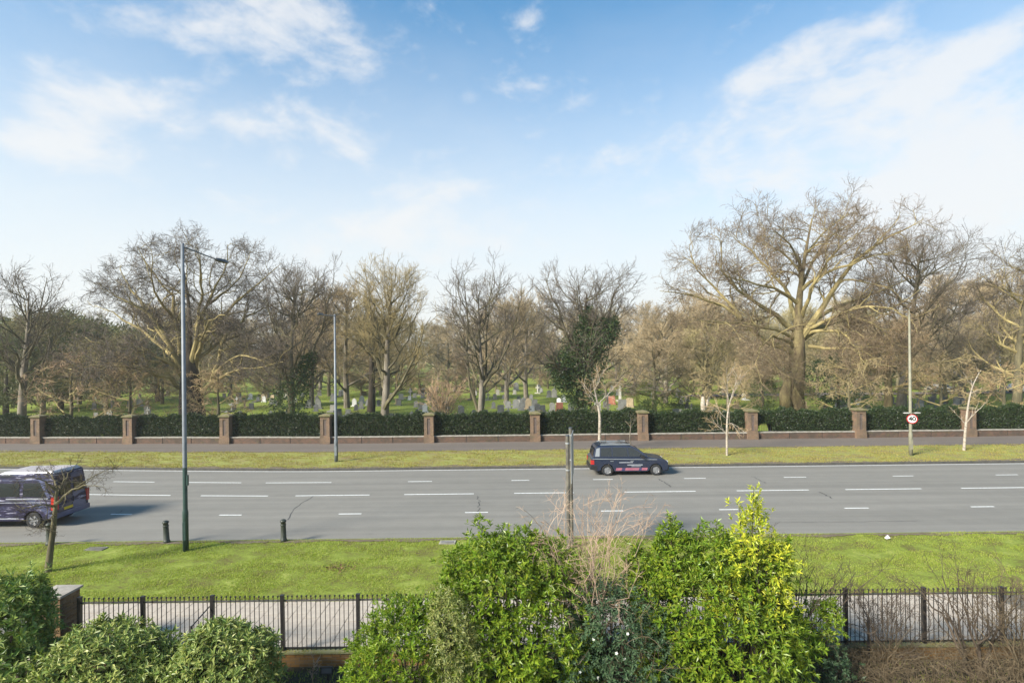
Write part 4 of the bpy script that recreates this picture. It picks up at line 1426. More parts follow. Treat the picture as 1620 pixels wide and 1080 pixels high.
# vase-shaped bush
def stem_bush(name, label, base, stems, H, spread, seed, lmat, wmat, r0=0.05, levels=None, group=None, lean=(0, 0), cat='shrub'):
    r = np.random.default_rng(seed)
    root = empty(name, base, label, cat, group)
    P, R = [], []
    for k in range(stems):
        a = k * 2.399 + r.uniform(-.3, .3)
        s = spread * math.sqrt((k + 0.5) / stems)
        h = H * r.uniform(0.7, 1.0)
        p0 = np.array([0.12 * s * math.cos(a), 0.12 * s * math.sin(a), -0.03])
        p3 = np.array([s * math.cos(a) + lean[0] * r.uniform(.5, 1.2), s * math.sin(a) + lean[1], h])
        p1 = p0 + (p3 - p0) * np.array([0.18, 0.18, 0.35])
        p2 = p0 + (p3 - p0) * np.array([0.55, 0.55, 0.72])
        P.append(resample([p0, p1, p2, p3], 8) + np.r_[np.zeros((1, 3)), r.normal(0, 0.02 * H, (7, 3))])
        R.append(np.linspace(r0 * r.uniform(.6, 1.1), r0 * 0.2, 8))
    P, R = np.array(P), np.array(R)
    g = Geo()
    V, F = tubes(P, R, 6)
    g.add(V, F)
    g.build('stem', M[lmat], root)
    g = Geo()
    lvs = (levels or [dict(m=6, L=H * 0.32, K=5, angle=0.5, gnarl=0.2, trop=(0, 0, 0.08), t0=0.3, rr=0.6, rmin=0.006),
                          dict(m=5, L=H * 0.16, K=4, angle=0.55, gnarl=0.25, trop=(0, 0, 0.05), t0=0.15, rr=0.65, rmin=0.004),
                          dict(m=3, L=H * 0.08, K=3, angle=0.55, gnarl=0.25, trop=(0, 0, 0.05), t0=0.1, rr=0.75, rmin=0.003)])
    for li, lv in enumerate(lvs):
        lv = dict(lv)
        m, ln, K2 = lv.pop('m'), lv.pop('L'), lv.pop('K')
        P, R = grow(P, R, m, r, ln, K2, **lv)
        ok = P[:, -1, 2] > 0.02
        P, R = P[ok], R[ok]
        V, F = cones(P, R) if li == len(lvs) - 1 else tubes(P, R, 3)
        g.add(V, F)
    tw = g.build('twigs', M[wmat], root)
    tw['kind'] = 'stuff'
    return root


b = gp(699, 656, 0.1)
b = Vector((px_x(699, 57), 57, 0.1))
stem_bush('vase_bush', 'vase-shaped leafless bush with pinkish twigs standing among the gravestones', b, 16, 4.6, 2.4, 61, 'bark_grey', 'twig_red', 0.10,
          [dict(m=6, L=1.8, K=5, angle=0.45, gnarl=0.18, trop=(0, 0, 0.08), t0=0.3, rr=0.6, rmin=0.016),
           dict(m=6, L=0.9, K=4, angle=0.5, gnarl=0.2, trop=(0, 0, 0.06), t0=0.15, rr=0.65, rmin=0.012),
           dict(m=4, L=0.5, K=3, angle=0.5, gnarl=0.2, trop=(0, 0, 0.05), t0=0.1, rr=0.75, rmin=0.010)])

# ------------------------------------------------------------------ belt of far trees: a few kinds, copied
def far_kind(seed, H, sp, tmat, wmat, n, upness, gn, up):
    r = np.random.default_rng(seed)
    tp = [np.array((0, 0, -0.1)), np.array((0.2, 0.1, H * .2)), np.array((0.1, -0.2, H * .45)), np.array((-0.2, 0.1, H * .7)), np.array((0.1, 0, H * .95))]
    limbs = auto_limbs(r, tp, n, sp, H, H, upness, 0.15)
    g1 = Geo()
    P0 = resample(tp, 10)[None]
    R0 = np.linspace(0.34, 0.06, 10)[None]
    V, F = tubes(P0, R0, 8)
    g1.add(V, F)
    P = np.array([resample(l[0], 10) for l in limbs])
    R = np.array([np.linspace(l[1], l[2], 10) for l in limbs])
    g = Geo()
    V, F = tubes(P, R, 4)
    g.add(V, F, 0)
    for li, (m, ln, K2, rm) in enumerate(((7, .22, 5, .03), (6, .12, 4, .022), (5, .065, 3, .017), (2, .035, 3, .014))):
        P, R = grow(P, R, m, r, H * ln, K2, angle=0.6, gnarl=gn, trop=(0, 0, up), t0=0.15, rr=0.6, rmin=rm)
        V, F = cones(P, R) if li == 3 else tubes(P, R, 3)
        g.add(V, F, 0 if li == 0 else 1)
    return g1.mesh('trunk', M[tmat]), g.mesh('crown', [M[tmat], M[wmat]])


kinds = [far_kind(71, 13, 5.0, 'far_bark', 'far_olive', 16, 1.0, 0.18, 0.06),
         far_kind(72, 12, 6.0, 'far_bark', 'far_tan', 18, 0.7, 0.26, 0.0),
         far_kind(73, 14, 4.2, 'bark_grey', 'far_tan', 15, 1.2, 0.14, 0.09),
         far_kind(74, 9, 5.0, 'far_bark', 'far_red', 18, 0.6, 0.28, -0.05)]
klab = ['olive bare tree in the belt beyond the gravestones', 'broad brown bare tree in the belt beyond the gravestones',
        'tall grey bare tree in the belt beyond the gravestones', 'low reddish bare tree in the belt beyond the gravestones']
kgrp = ['olive far trees', 'broad brown far trees', 'tall grey far trees', 'low reddish far trees']
rf = random.Random(9)
for row, (Y, nrow, s0, s1, kk) in enumerate(((78, 16, 0.75, 1.0, (0, 1, 3, 1)), (98, 22, 0.85, 1.15, (0, 1, 1, 3)), (125, 26, 1.0, 1.3, (0, 1, 2, 3)), (165, 32, 1.2, 1.6, (0, 1, 2, 1)), (215, 36, 1.5, 1.9, (0, 1, 1, 0)))):
    for k in range(nrow):
        px = -60 + 1760 * (k + rf.uniform(-0.35, 0.35)) / (nrow - 1)
        yy = Y + rf.uniform(-8, 8)
        if row == 0 and (480 < px < 900):
            continue
        if row == 1 and 640 < px < 880 and k % 2:
            continue
        x = px_x(px, yy)
        kd = rf.choice(kk)
        s = rf.uniform(s0, s1)
        root = empty('far_tree', (x, yy, 0.05), klab[kd], 'tree', kgrp[kd])
        root.rotation_euler.z = rf.uniform(0, 6.28)
        root.scale = (s * rf.uniform(0.95, 1.2), s, s * rf.uniform(0.85, 1.1))
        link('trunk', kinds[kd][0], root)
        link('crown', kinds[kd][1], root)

for k in range(30):
    yy = rf.uniform(104, 122)
    px = -40 + 1720 * (k + rf.uniform(-0.3, 0.3)) / 29
    kd = rf.choice((3, 1, 3))
    s = rf.uniform(0.38, 0.55)
    root = empty('low_shrub', (px_x(px, yy), yy, 0.05), 'low twiggy brown shrub edging the lawn beyond the gravestones', 'shrub', 'low shrubs at the far edge of the lawn')
    root.rotation_euler.z = rf.uniform(0, 6.28)
    root.scale = (s * 1.7, s * 1.3, s)
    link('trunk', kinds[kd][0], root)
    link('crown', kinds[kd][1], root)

for px, yy, s in ((125, 92, 1.0), (250, 96, 1.15), (492, 84, 1.12), (548, 80, 1.18), (800, 82, 1.05), (832, 90, 1.12), 
                  (1052, 84, 0.95), (1120, 88, 1.1), (1520, 82, 1.2), (1572, 90, 1.25)):
    root = empty('grey_tree', (px_x(px, yy), yy, 0.05), 'fine-twigged grey tree rising just behind the front row of cemetery trees', 'tree', 'fine grey trees behind the front row')
    root.rotation_euler.z = rf.uniform(0, 6.28)
    root.scale = (s * rf.uniform(1.0, 1.3), s * 1.1, s)
    link('trunk', kinds[2][0], root)
    link('crown', kinds[2][1], root)

# distant woodland that reads as one mass
g = Geo()
r = np.random.default_rng(77)
n = 15000
x = r.uniform(-420, 420, n)
y = r.uniform(250, 330, n)
hmax = 10 + 3.5 * np.sin(x * 0.05) + 3 * np.sin(x * 0.13 + 1) + 2 * np.sin(x * 0.31)
z = hmax * r.uniform(0.0, 1.0, n) ** 0.8
P = np.stack([x, y, z], 1)
D = norm(r.normal(0, 0.5, (n, 3)) + np.array([0, 0, 0.8]))
leaves_mesh(g, P, D, norm(r.normal(0, 1, (n, 3))), r.uniform(2.0, 4.5, n), 0.28, fine=False)
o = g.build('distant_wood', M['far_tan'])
tag(o, 'brown haze of distant woodland closing the view behind the cemetery', 'woodland', None, 'stuff')


# evergreens and bushes
def evergreen(name, label, px, py_top, half, Y, seed, mat, L, n, cat='tree', flat=0.55, trunk=True, z0=0.1, group=None):
    r = np.random.default_rng(seed)
    base = Vector((px_x(px, Y), Y, z0))
    top = at(px, py_top, Y).z
    W = half * Y / FPX
    H = top - z0
    root = empty(name, base, label, cat, group)
    blobs = []
    for k in range(9):
        a = k * 2.399
        d = W * 0.62 * math.sqrt(k / 8.0)
        hh = H * (1 - 0.30 * (d / W) ** 1.5)
        blobs.append((d * math.cos(a), d * math.sin(a), hh * 0.58, W * 0.45, W * 0.45, hh * 0.42))
    P, N = scatter_blobs(blobs, n, r, 0.75)
    D = norm(N * 0.5 + r.normal(0, 0.6, P.shape) + np.array([0, 0, 0.1]))
    g = Geo()
    leaves_mesh(g, P, D, norm(N + r.normal(0, 0.4, P.shape)), r.uniform(0.6, 1.2, len(P)) * L, 0.45, fine=False)
    c = g.build('crown', M[mat], root)
    c['kind'] = 'stuff'
    if trunk:
        Geo().tube([(0, 0, -0.1), (0.1, 0, H * 0.3), (0, 0.1, H * 0.6)], [0.3 * H / 10, 0.24 * H / 10, 0.1], 8).build('trunk', M['bark_dark'], root)
    return root


evergreen('evergreen_tree', 'broad dark evergreen dome at the left of the cemetery', 95, 494, 130, 84, 81, 'yew', 0.5, 13)
evergreen('evergreen_tree', 'dark evergreen crown behind the pale-trunked forked tree', 8, 520, 55, 70, 85, 'yew', 0.45, 13)
evergreen('evergreen_tree', 'distant dark evergreen at the right end of the cemetery', 1640, 545, 50, 150, 82, 'yew', 0.6, 9)
evergreen('ivy_mass', 'dark evergreen mass just behind the huge plane tree', 1325, 560, 60, 68, 86, 'ivy', 0.3, 16)
evergreen('lime_bush', 'pale yellow-green bush behind the ivy-wrapped tree', 1020, 602, 18, 66, 83, 'bush_lime', 0.22, 40, 'bush', trunk=False)
evergreen('green_bush', 'rounded dark green bush right of the yellow-green bush', 1028, 630, 22, 59, 84, 'bush_green', 0.2, 45, 'bush', trunk=False)
evergreen('green_bush', 'upright dark conifer-like bush at the foot of the huge plane tree', 1205, 590, 22, 64, 87, 'bush_green', 0.2, 40, 'bush')
evergreen('green_bush', 'small shaggy bush poking over the hedge near the birch', 1012, 640, 14, 51, 88, 'bush_green', 0.16, 60, 'bush', trunk=False)
evergreen('green_bush', 'mid-green bush under the brown trees left of the cut stump', 1065, 618, 26, 75, 89, 'bush_green', 0.25, 30, 'bush', trunk=False)

# ------------------------------------------------------------------ gravestones
M['stone_grey'] = simple('stone_grey', (0.20, 0.20, 0.195), (0.12, 0.122, 0.115), 0.9, 3, bs=0.3)
M['stone_pale'] = simple('stone_pale', (0.42, 0.40, 0.36), (0.28, 0.265, 0.23), 0.9, 3, bs=0.3)
M['stone_white'] = simple('stone_white', (0.56, 0.56, 0.55), (0.42, 0.42, 0.42), 0.7, 3)
M['stone_dark'] = simple('stone_dark', (0.055, 0.058, 0.062), (0.10, 0.10, 0.105), 0.5, 3)
M['stone_sand'] = simple('stone_sand', (0.33, 0.255, 0.165), (0.24, 0.19, 0.125), 0.9, 3)
M['stone_red'] = simple('stone_red', (0.33, 0.125, 0.075), (0.24, 0.09, 0.06), 0.8, 3)


def outline(kind):
    if kind == 'round':
        return [(-.33, 0), (.33, 0), (.33, .68)] + [(.33 * math.cos(a), .68 + .27 * math.sin(a)) for a in np.linspace(0.3, math.pi - 0.3, 7)] + [(-.33, .68)]
    if kind == 'square':
        return [(-.36, 0), (.36, 0), (.36, .74), (.30, .80), (-.30, .80), (-.36, .74)]
    if kind == 'pointed':
        return [(-.32, 0), (.32, 0), (.32, .75), (.2, .95), (0, 1.1), (-.2, .95), (-.32, .75)]
    if kind == 'shoulder':
        return [(-.36, 0), (.36, 0), (.36, .62), (.27, .66), (.25, .78), (.13, .9), (0, .94), (-.13, .9), (-.25, .78), (-.27, .66), (-.36, .62)]
    if kind == 'cross':
        return [(-.09, 0), (.09, 0), (.09, .72), (.32, .72), (.32, .9), (.09, .9), (.09, 1.25), (-.09, 1.25), (-.09, .9), (-.32, .9), (-.32, .72), (-.09, .72)]
    return [(-.17, 0), (.17, 0), (.14, 1.3), (.09, 1.75), (0, 1.9), (-.09, 1.75), (-.14, 1.3)]


def slab_geo(pts, th):
    n = len(pts)
    g = Geo()
    V = [(x, -th / 2, z) for x, z in pts] + [(x, th / 2, z) for x, z in pts]
    g.add(V, [(i, i + n, (i + 1) % n + n, (i + 1) % n) for i in range(n)])
    g.f += [np.array([list(range(n))]), np.array([list(range(n, 2 * n))[::-1]])]
    g.m += [np.zeros(1, np.int32)] * 2
    return g


grave_mesh = {}
for kd in ('round', 'square', 'pointed', 'shoulder', 'cross', 'obelisk'):
    for sm in ('grey', 'pale', 'white', 'dark', 'sand', 'red'):
        grave_mesh[kd, sm] = slab_geo(outline(kd), 0.3 if kd == 'obelisk' else (0.16 if kd == 'cross' else 0.13)).mesh('stone', M['stone_' + sm])
base_mesh = {sm: Geo().box(-.46, .46, -.2, .2, -.12, .14).mesh('base', M['stone_' + sm]) for sm in ('grey', 'pale', 'white', 'dark', 'sand', 'red')}
kerb_mesh = {}
for sm in ('grey', 'pale', 'white', 'dark', 'sand', 'red'):
    g = Geo()
    g.box(-.46, -.36, -2.0, -.2, -.1, .13).box(.36, .46, -2.0, -.2, -.1, .13).box(-.36, .36, -2.0, -1.9, -.1, .13)
    kerb_mesh[sm] = g.mesh('grave_kerb', M['stone_' + sm])
kind_word = {'round': 'round-topped', 'square': 'square-topped', 'pointed': 'pointed', 'shoulder': 'shouldered', 'cross': 'cross-shaped', 'obelisk': 'tall obelisk'}
mat_word = {'grey': 'grey', 'pale': 'pale stone', 'white': 'white marble', 'dark': 'dark granite', 'sand': 'sandstone', 'red': 'terracotta-red'}
placed = []


def grave(x, y, kd, sm, s, label=None, group=None, rz=None, kerbs=False):
    z = float(lawn_z(x, y)) if y < 240 else 0.02
    root = empty('gravestone', (x, y, z), label or ('%s %s gravestone standing in the cemetery grass' % (mat_word[sm], kind_word[kd])), 'gravestone',
                 group or ('%s %s gravestones' % (mat_word[sm], kind_word[kd])))
    root.rotation_euler = (rf.gauss(0, 0.035), rf.gauss(0, 0.03), rf.gauss(0, 0.22) if rz is None else rz)
    root.scale = (s, s, s)
    st = link('stone', grave_mesh[kd, sm], root, (0, 0, 0.12))
    link('base', base_mesh[sm], root)
    if kerbs:
        link('grave_kerb', kerb_mesh[sm], root)
    placed.append((x, y))


# stones that can be told apart in the photograph (pixel of the foot, kind, stone, size)
for (px, py, kd, sm, s, lab) in (
        (534, 668 - 8, 'square', 'grey', 1.1, None), (571, 637, 'shoulder', 'white', 1.15, 'bright white marble gravestone between the ivy foot and the dark trunk'),
        (630, 641, 'square', 'grey', 1.1, None), (666, 648, 'square', 'grey', 1.1, None), (669, 622, 'round', 'white', 1.2, 'tall white marble gravestone left of the vase-shaped bush'),
        (668, 630, 'square', 'grey', 1.0, None), (395, 632, 'round', 'white', 1.0, 'white marble gravestone beneath the long lit bough of the left plane tree'),
        (417, 636, 'round', 'white', 0.9, None), (430, 640, 'square', 'grey', 1.0, None), (487, 645, 'round', 'grey', 1.1, None), (503, 646, 'pointed', 'grey', 1.3, None),
        (397, 647, 'square', 'dark', 1.0, None), (884, 650, 'square', 'red', 1.25, 'terracotta-red square gravestone beside two white stones left of the ivy-wrapped tree'),
        (891, 636, 'pointed', 'white', 1.0, None), (883, 640, 'round', 'white', 0.9, None), (967, 640, 'square', 'red', 1.3, 'red stone block right of the ivy-wrapped tree'),
        (980, 634, 'obelisk', 'pale', 1.3, 'pale upright pillar monument right of the ivy-wrapped tree'), (983, 648, 'square', 'grey', 1.5, None), (996, 644, 'square', 'sand', 1.4, None),
        (835, 646, 'pointed', 'sand', 1.3, None), (828, 645, 'pointed', 'grey', 1.3, None), (815, 645, 'round', 'grey', 1.2, None), (803, 645, 'square', 'grey', 1.1, None),
        (849, 648, 'square', 'dark', 1.0, None), (873, 650, 'round', 'pale', 1.1, None), (903, 652, 'round', 'grey', 1.2, None), (876, 628, 'pointed', 'pale', 1.4, None),
        (850, 622, 'cross', 'pale', 1.2, None), (868, 628, 'round', 'grey', 1.2, None), (816, 618, 'round', 'grey', 1.6, None), (1199, 642, 'square', 'sand', 1.1, None),
        (1330, 643, 'square', 'dark', 1.1, None), (1340, 643, 'round', 'grey', 1.0, None), (1455, 643, 'square', 'grey', 1.1, None), (1473, 641, 'square', 'dark', 1.1, None),
        (1490, 640, 'square', 'dark', 1.1, None), (1512, 641, 'round', 'grey', 1.1, None), (1522, 640, 'square', 'grey', 1.1, None), (1440, 645, 'round', 'dark', 1.0, None),
        (148, 648, 'round', 'grey', 1.0, None), (165, 646, 'pointed', 'grey', 1.1, None), (176, 646, 'obelisk', 'grey', 0.7, None), (182, 644, 'square', 'dark', 0.9, None)):
    p = gp(px, py, 0.1)
    y = min(max(p.y, 52.0), 150)
    grave(px_x(px, y), y, kd, sm, s, lab, None if lab is None else 'singular')
rows_made = 0
rg = random.Random(41)
while rows_made < 250:
    px = rg.uniform(130, 1560) if rows_made % 4 else rg.uniform(350, 880)
    y = 53 + 62 * rg.random() ** 1.15
    y = round(y / 3.2) * 3.2 + rg.uniform(-0.5, 0.5)
    x = px_x(px, y)
    if y < 51.5 or any(abs(x - a) < 1.0 and abs(y - b) < 1.4 for a, b in placed):
        continue
    if any(abs(px - c) < w for c, w in ((305, 14), (1258, 18))) and y < 68:
        continue
    kd = rg.choice(('round', 'round', 'square', 'square', 'shoulder', 'pointed', 'cross'))
    sm = rg.choice(('grey', 'grey', 'grey', 'grey', 'pale', 'dark', 'dark', 'grey', 'sand') if rg.random() < 0.93 else ('white',))
    grave(x, y, kd, sm, rg.uniform(0.7, 1.2), kerbs=rg.random() < 0.35)
    rows_made += 1
for o in list(bpy.data.objects):
    if o.get('group') == 'singular':
        del o['group']

# pale cut stump and other small things in the cemetery
b = Vector((px_x(1112, 55), 55, 0.1))
root = empty('tree_stump', b, 'tall pale dead stump standing just behind the hedge', 'stump')
Geo().tube([(0, 0, -0.1), (0.03, 0, 1.2), (-0.05, 0, 2.4), (-0.02, 0.05, 3.1)], [0.32, 0.26, 0.24, 0.16], 9).build('trunk', M['bark_birch'], root, smooth=True)
Geo().tube([(0, 0, 1.6), (0.35, 0, 2.3), (0.42, 0, 2.8)], [0.14, 0.12, 0.1], 7).build('branch_stub', M['bark_birch'], root, smooth=True)

# ------------------------------------------------------------------ street lamps, speed limit post
def lamp(base, top_z, r_base, r_top, mat_low, mat_hi, low_h, arm, arm_len, label, drop=0.0, group=None, head=True):
    root = empty('street_lamp', base, label, 'street lamp', group)
    H = top_z - base.z
    g = Geo()
    g.lathe([(0.0, -0.02), (r_base, -0.02), (r_base, 1.45), (r_base * 1.02, 1.5), (r_base * 0.82, 1.62)], 16)
    g.build('base_compartment', M[mat_low], root, smooth=True)
    Geo().box(-r_base * .55, r_base * .55, -r_base - 0.012, -r_base * .6, 0.45, 1.15).build('access_door', M[mat_low], root)
    g = Geo()
    g.lathe([(r_base * 0.80, 1.6), (r_base * 0.78, low_h)], 16)
    g.build('lower_column', M[mat_low], root, smooth=True)
    g = Geo()
    g.lathe([(r_base * 0.78, low_h), (r_top, H), (0.0, H + 0.01)], 16)
    g.build('column', M[mat_hi], root, smooth=True)
    if not head:
        Geo().lathe([(r_top * 1.15, H - 0.02), (r_top * 1.2, H + 0.03), (0.03, H + 0.08), (0.025, H + 0.5), (0.0, H + 0.51)], 12).build('spigot', M[mat_hi], root)
        return root
    d = Vector(arm).normalized()
    z0, z1 = H - 0.12, H - 0.12 - drop
    a = Vector((0, 0, z0))
    b = a + d * (arm_len - 0.6)
    b.z = z1
    Geo().tube([a, a.lerp(b, .5), b], [0.035, 0.03, 0.028], 8).build('arm', M[mat_hi], root)
    # cobra head
    e = b + d * 0.95
    s = d.cross(Vector((0, 0, 1)))
    g = Geo()
    V = []
    for t, w, h in ((0, .05, .045), (.25, .13, .075), (.6, .17, .085), (.9, .13, .06), (1.0, .04, .03)):
        c = b.lerp(e, t)
        V += [c + s * w - Vector((0, 0, h * .5)), c - s * w - Vector((0, 0, h * .5)), c - s * w * .6 + Vector((0, 0, h)), c + s * w * .6 + Vector((0, 0, h))]
    F = [(0, 1, 2, 3), (19, 18, 17, 16)]
    for k in range(4):
        for j in range(4):
            F.append((k * 4 + j, k * 4 + 4 + j, k * 4 + 4 + (j + 1) % 4, k * 4 + (j + 1) % 4))
    g.add([tuple(v) for v in V], F)
    hd = g.build('lamp_head', M['grey_dark'], root)
    c0, c1 = b.lerp(e, .3), b.lerp(e, .85)
    Geo().add([tuple(c0 + s * .1 - Vector((0, 0, .055))), tuple(c1 + s * .1 - Vector((0, 0, .055))), tuple(c1 - s * .1 - Vector((0, 0, .055))), tuple(c0 - s * .1 - Vector((0, 0, .055)))], [(0, 1, 2, 3)]).build('lens', M['lens'], hd)
    return root


b = gp(294, 871, 0.085)
l1 = lamp(b, at(289, 385, b.y).z, 0.105, 0.062, 'green_paint', 'galv', 3.25, (0.05, 1, 0), 2.8, 'tall grey lamp column with dark green foot on the near verge', 0.12)
Geo().box(0.075, 0.12, -0.05, 0.05, 2.55, 2.95).build('bracket', M['green_paint'], l1)
b = gp(532, 730, 0.09)
lamp(b, at(529, 497, b.y).z, 0.13, 0.06, 'galv', 'galv', 2.6, (0, -1, 0), 3.0, 'slim grey lamp column on the far verge by the broom-shaped tree', 0.1)
b = gp(1441, 720, 0.09)
l3 = lamp(b, at(1438, 500, b.y).z, 0.13, 0.06, 'olive_post', 'olive_post', 2.6, (-0.2, 1, 0), 1.3, 'weathered olive lamp column that carries the round 40 sign', 0.0, head=False)

# round 40 signs, one facing each way along the road
def text_curve(body, size, mat, parent, loc, rot, name='numerals', ext=0.003):
    c = bpy.data.curves.new(name, 'FONT')
    c.body = body
    c.size = size
    c.align_x, c.align_y = 'CENTER', 'CENTER'
    c.extrude = ext
    c.offset = 0.02
    c.materials.append(mat)
    tmp = bpy.data.objects.new(name, c)
    COL.objects.link(tmp)
    dg = bpy.context.evaluated_depsgraph_get()
    me = bpy.data.meshes.new_from_object(tmp.evaluated_get(dg))
    bpy.data.objects.remove(tmp)
    bpy.data.curves.remove(c)
    o = bpy.data.objects.new(name, me)
    COL.objects.link(o)
    o.parent = parent
    o.location = loc
    o.rotation_euler = rot
    return o


zs = at(1440, 662, b.y).z
for sgn, lab in ((-1, 'round red-rimmed 40 speed limit sign facing the near side of the road'), (1, 'back-to-back round speed limit disc on the far face of the olive column')):
    ang = math.radians(-26 if sgn < 0 else 58)
    root = empty('speed_sign', Vector((b.x + (0.0 if sgn < 0 else 0.16), b.y + sgn * 0.17, zs)), lab, 'road sign')
    root.rotation_euler.z = ang
    g = Geo()
    g.lathe([(0.0, -0.012), (0.335, -0.012), (0.335, 0.012), (0.0, 0.012)], 32, 'Y')
    g.build('disc', M['sign_red'], root)
    g = Geo()
    g.lathe([(0.0, -0.017), (0.262, -0.017), (0.262, -0.0125)], 32, 'Y')
    g.build('face', M['sign_white'], root)
    if sgn < 0:
        text_curve('40', 0.43, M['sign_black'], root, (0, -0.024, 0), (math.pi / 2, 0, 0))
    Geo().box(-0.03, 0.03, 0.012, 0.1, -0.15, 0.15).build('clamp', M['galv'], root)
root = empty('sign_light', Vector((b.x, b.y - 0.05, zs + 0.40)), 'pair of small pale lanterns on stalks above the round 40 sign', 'sign light')
for sgn in (-1, 1):
    g = Geo()
    g.tube([(0, 0, 0), (sgn * 0.16, -0.05, 0.03), (sgn * 0.3, -0.1, 0.03)], 0.025, 6)
    st = g.build('stalk', M['olive_post'], root)
    g = Geo()
    V = []
    for t, w, h in ((0.15, .03, .02), (.28, .07, .035), (.52, .07, .032), (.62, .03, .015)):
        V += [(sgn * t, -0.1 - w, 0.03 - h), (sgn * t, -0.1 + w, 0.03 - h), (sgn * t, -0.1 + w * .7, 0.03 + h), (sgn * t, -0.1 - w * .7, 0.03 + h)]
    F = [(0, 1, 2, 3), (15, 14, 13, 12)] + [(k * 4 + j, k * 4 + 4 + j, k * 4 + 4 + (j + 1) % 4, k * 4 + (j + 1) % 4) for k in range(3) for j in range(4)]
    g.add(V, F)
    g.build('lantern', M['lantern'], root)

# two-post road sign seen edge on
p0 = gp(900, 893, 0.085)
root = empty('road_sign', p0, 'tall two-post road sign seen edge on behind the straw-coloured bare shrub', 'road sign')
top = at(899, 690, p0.y).z
p1 = at(902.5, 678, p0.y + 1.7)
for q, zt in ((Vector((0, 0, 0)), top), (Vector((p1.x - p0.x, p1.y - p0.y, 0)), p1.z)):
    g = Geo()
    g.tube([q + Vector((0, 0, -0.1)), q + Vector((0, 0, zt * .5)), q + Vector((0, 0, zt - 0.085))], [0.072, 0.07, 0.068], 10)
    po = g.build('post', M['timber'], root, smooth=False)
    Geo().tube([q + Vector((0, 0, zt - 0.08)), q + Vector((0, 0, zt - 0.03))], 0.074, 10).build('post_cap', M['grey_dark'], po)
    for zz in (zt - 0.35, zt - 1.3):
        Geo().tube([q + Vector((0, 0, zz)), q + Vector((0, 0, zz + 0.05))], 0.08, 10).build('clip', M['plate'], po)
q = Vector((p1.x - p0.x, p1.y - p0.y, 0))
x0 = 0.10
g = Geo()
V = []
for (yy, xx) in ((-0.1, x0), (q.y + 0.1, x0 + q.x)):
    for zz in (top - 1.75, top - 0.10):
        V += [(xx, yy, zz), (xx + 0.02, yy, zz)]
g.add(V, [(0, 1, 3, 2), (4, 6, 7, 5), (0, 4, 5, 1), (2, 3, 7, 6), (0, 2, 6, 4), (1, 5, 7, 3)])
g.build('sign_plate', M['plate'], root)

# ------------------------------------------------------------------ bollards
def bollard(base, tilt, label, group):
    root = empty('bollard', base, label, 'bollard', group)
    root.rotation_euler = (0.0, tilt, random.uniform(0, 1))
    g = Geo()
    g.lathe([(0.0, -0.08), (0.125, -0.08), (0.125, 0.09), (0.115, 0.11), (0.108, 0.12), (0.098, 0.66), (0.098, 0.68)], 16)
    g.build('shaft', M['bollard'], root, smooth=True)
    g = Geo()
    g.lathe([(0.098, 0.66), (0.112, 0.67), (0.112, 0.70), (0.098, 0.715)], 16)
    g.build('collar', M['bollard'], root, smooth=True)
    g = Geo()
    g.lathe([(0.096, 0.71), (0.096, 0.80), (0.125, 0.815), (0.128, 0.845), (0.10, 0.875), (0.07, 0.90), (0.0, 0.915)], 16)
    g.build('cap', M['bollard'], root, smooth=True)


bollard(gp(264, 858, 0.085), -0.05, 'dark green iron bollard leaning by the green-footed lamp', None)
bollard(gp(449, 856, 0.085), -0.02, 'dark green iron bollard standing alone on the open verge edge', None)
bollard(gp(78, 862, 0.085), 0.0, 'dark green iron bollard right behind the bare street tree', None)

# ------------------------------------------------------------------ railings on a low mossy garden wall
FY = 14.0
fz0, fz1 = 0.20, 1.62
fx0, fx1 = px_x(121, FY), 14.6
fence = empty('railing_fence', (0, FY, fz0), 'black iron railing with ball-topped pickets along the garden wall', 'fence')
FO = Vector((0, FY, fz0))
pk = Geo()
pk.tube([(0, 0, 0.02), (0, 0, 1.36)], 0.0105, 5)
pk_me = pk.mesh('picket', M['iron'])
fn = Geo()
fn.lathe([(0, 1.35), (0.018, 1.358), (0.024, 1.378), (0.018, 1.398), (0, 1.406)], 7)
fn_me = fn.mesh('finial', M['iron'])
po_me = Geo().box(-0.042, 0.042, -0.042, 0.042, -0.05, 1.40).box(-0.047, 0.047, -0.047, 0.047, 1.395, 1.42).mesh('post', M['iron'])
post_px = [121, 222, 331, 443, 562, 684, 800, 915, 1030, 1130, 1232, 1333, 1457, 1580, 1700]
posts = [px_x(p, FY) for p in post_px]
for k, x in enumerate(posts):
    o = link('post', po_me, fence, (x, 0, 0))
    o.rotation_euler = (random.uniform(-.012, .012), random.uniform(-.008, .008), 0)
    if k < len(posts) - 1:
        xb = posts[k + 1]
        for z, m_ in ((0.08, 'iron'), (1.27, 'rail')):
            Geo().box(x + 0.042, xb - 0.042, -0.009, 0.009, z - 0.02, z + 0.02).build('rail', M[m_], fence)
        n = max(3, int(round((xb - x) / 0.1195)))
        for i in range(1, n):
            p = link('picket', pk_me, fence, (x + (xb - x) * i / n, random.uniform(-.003, .003), 0))
            p.rotation_euler = (random.uniform(-.006, .006), random.uniform(-.006, .006), 0)
            link('finial', fn_me, p)
# raking back-stays
for px in (320, 1345, 1603):
    x = px_x(px, FY)
    g = Geo()
    g.box(x - 0.02, x + 0.02, -0.62, -0.58, -0.34, 0.95)
    g.tube([(x, -0.6, 0.93), (x + 0.12, -0.02, 1.15)], 0.016, 6)
    g.build('back_stay', M['iron'], fence)

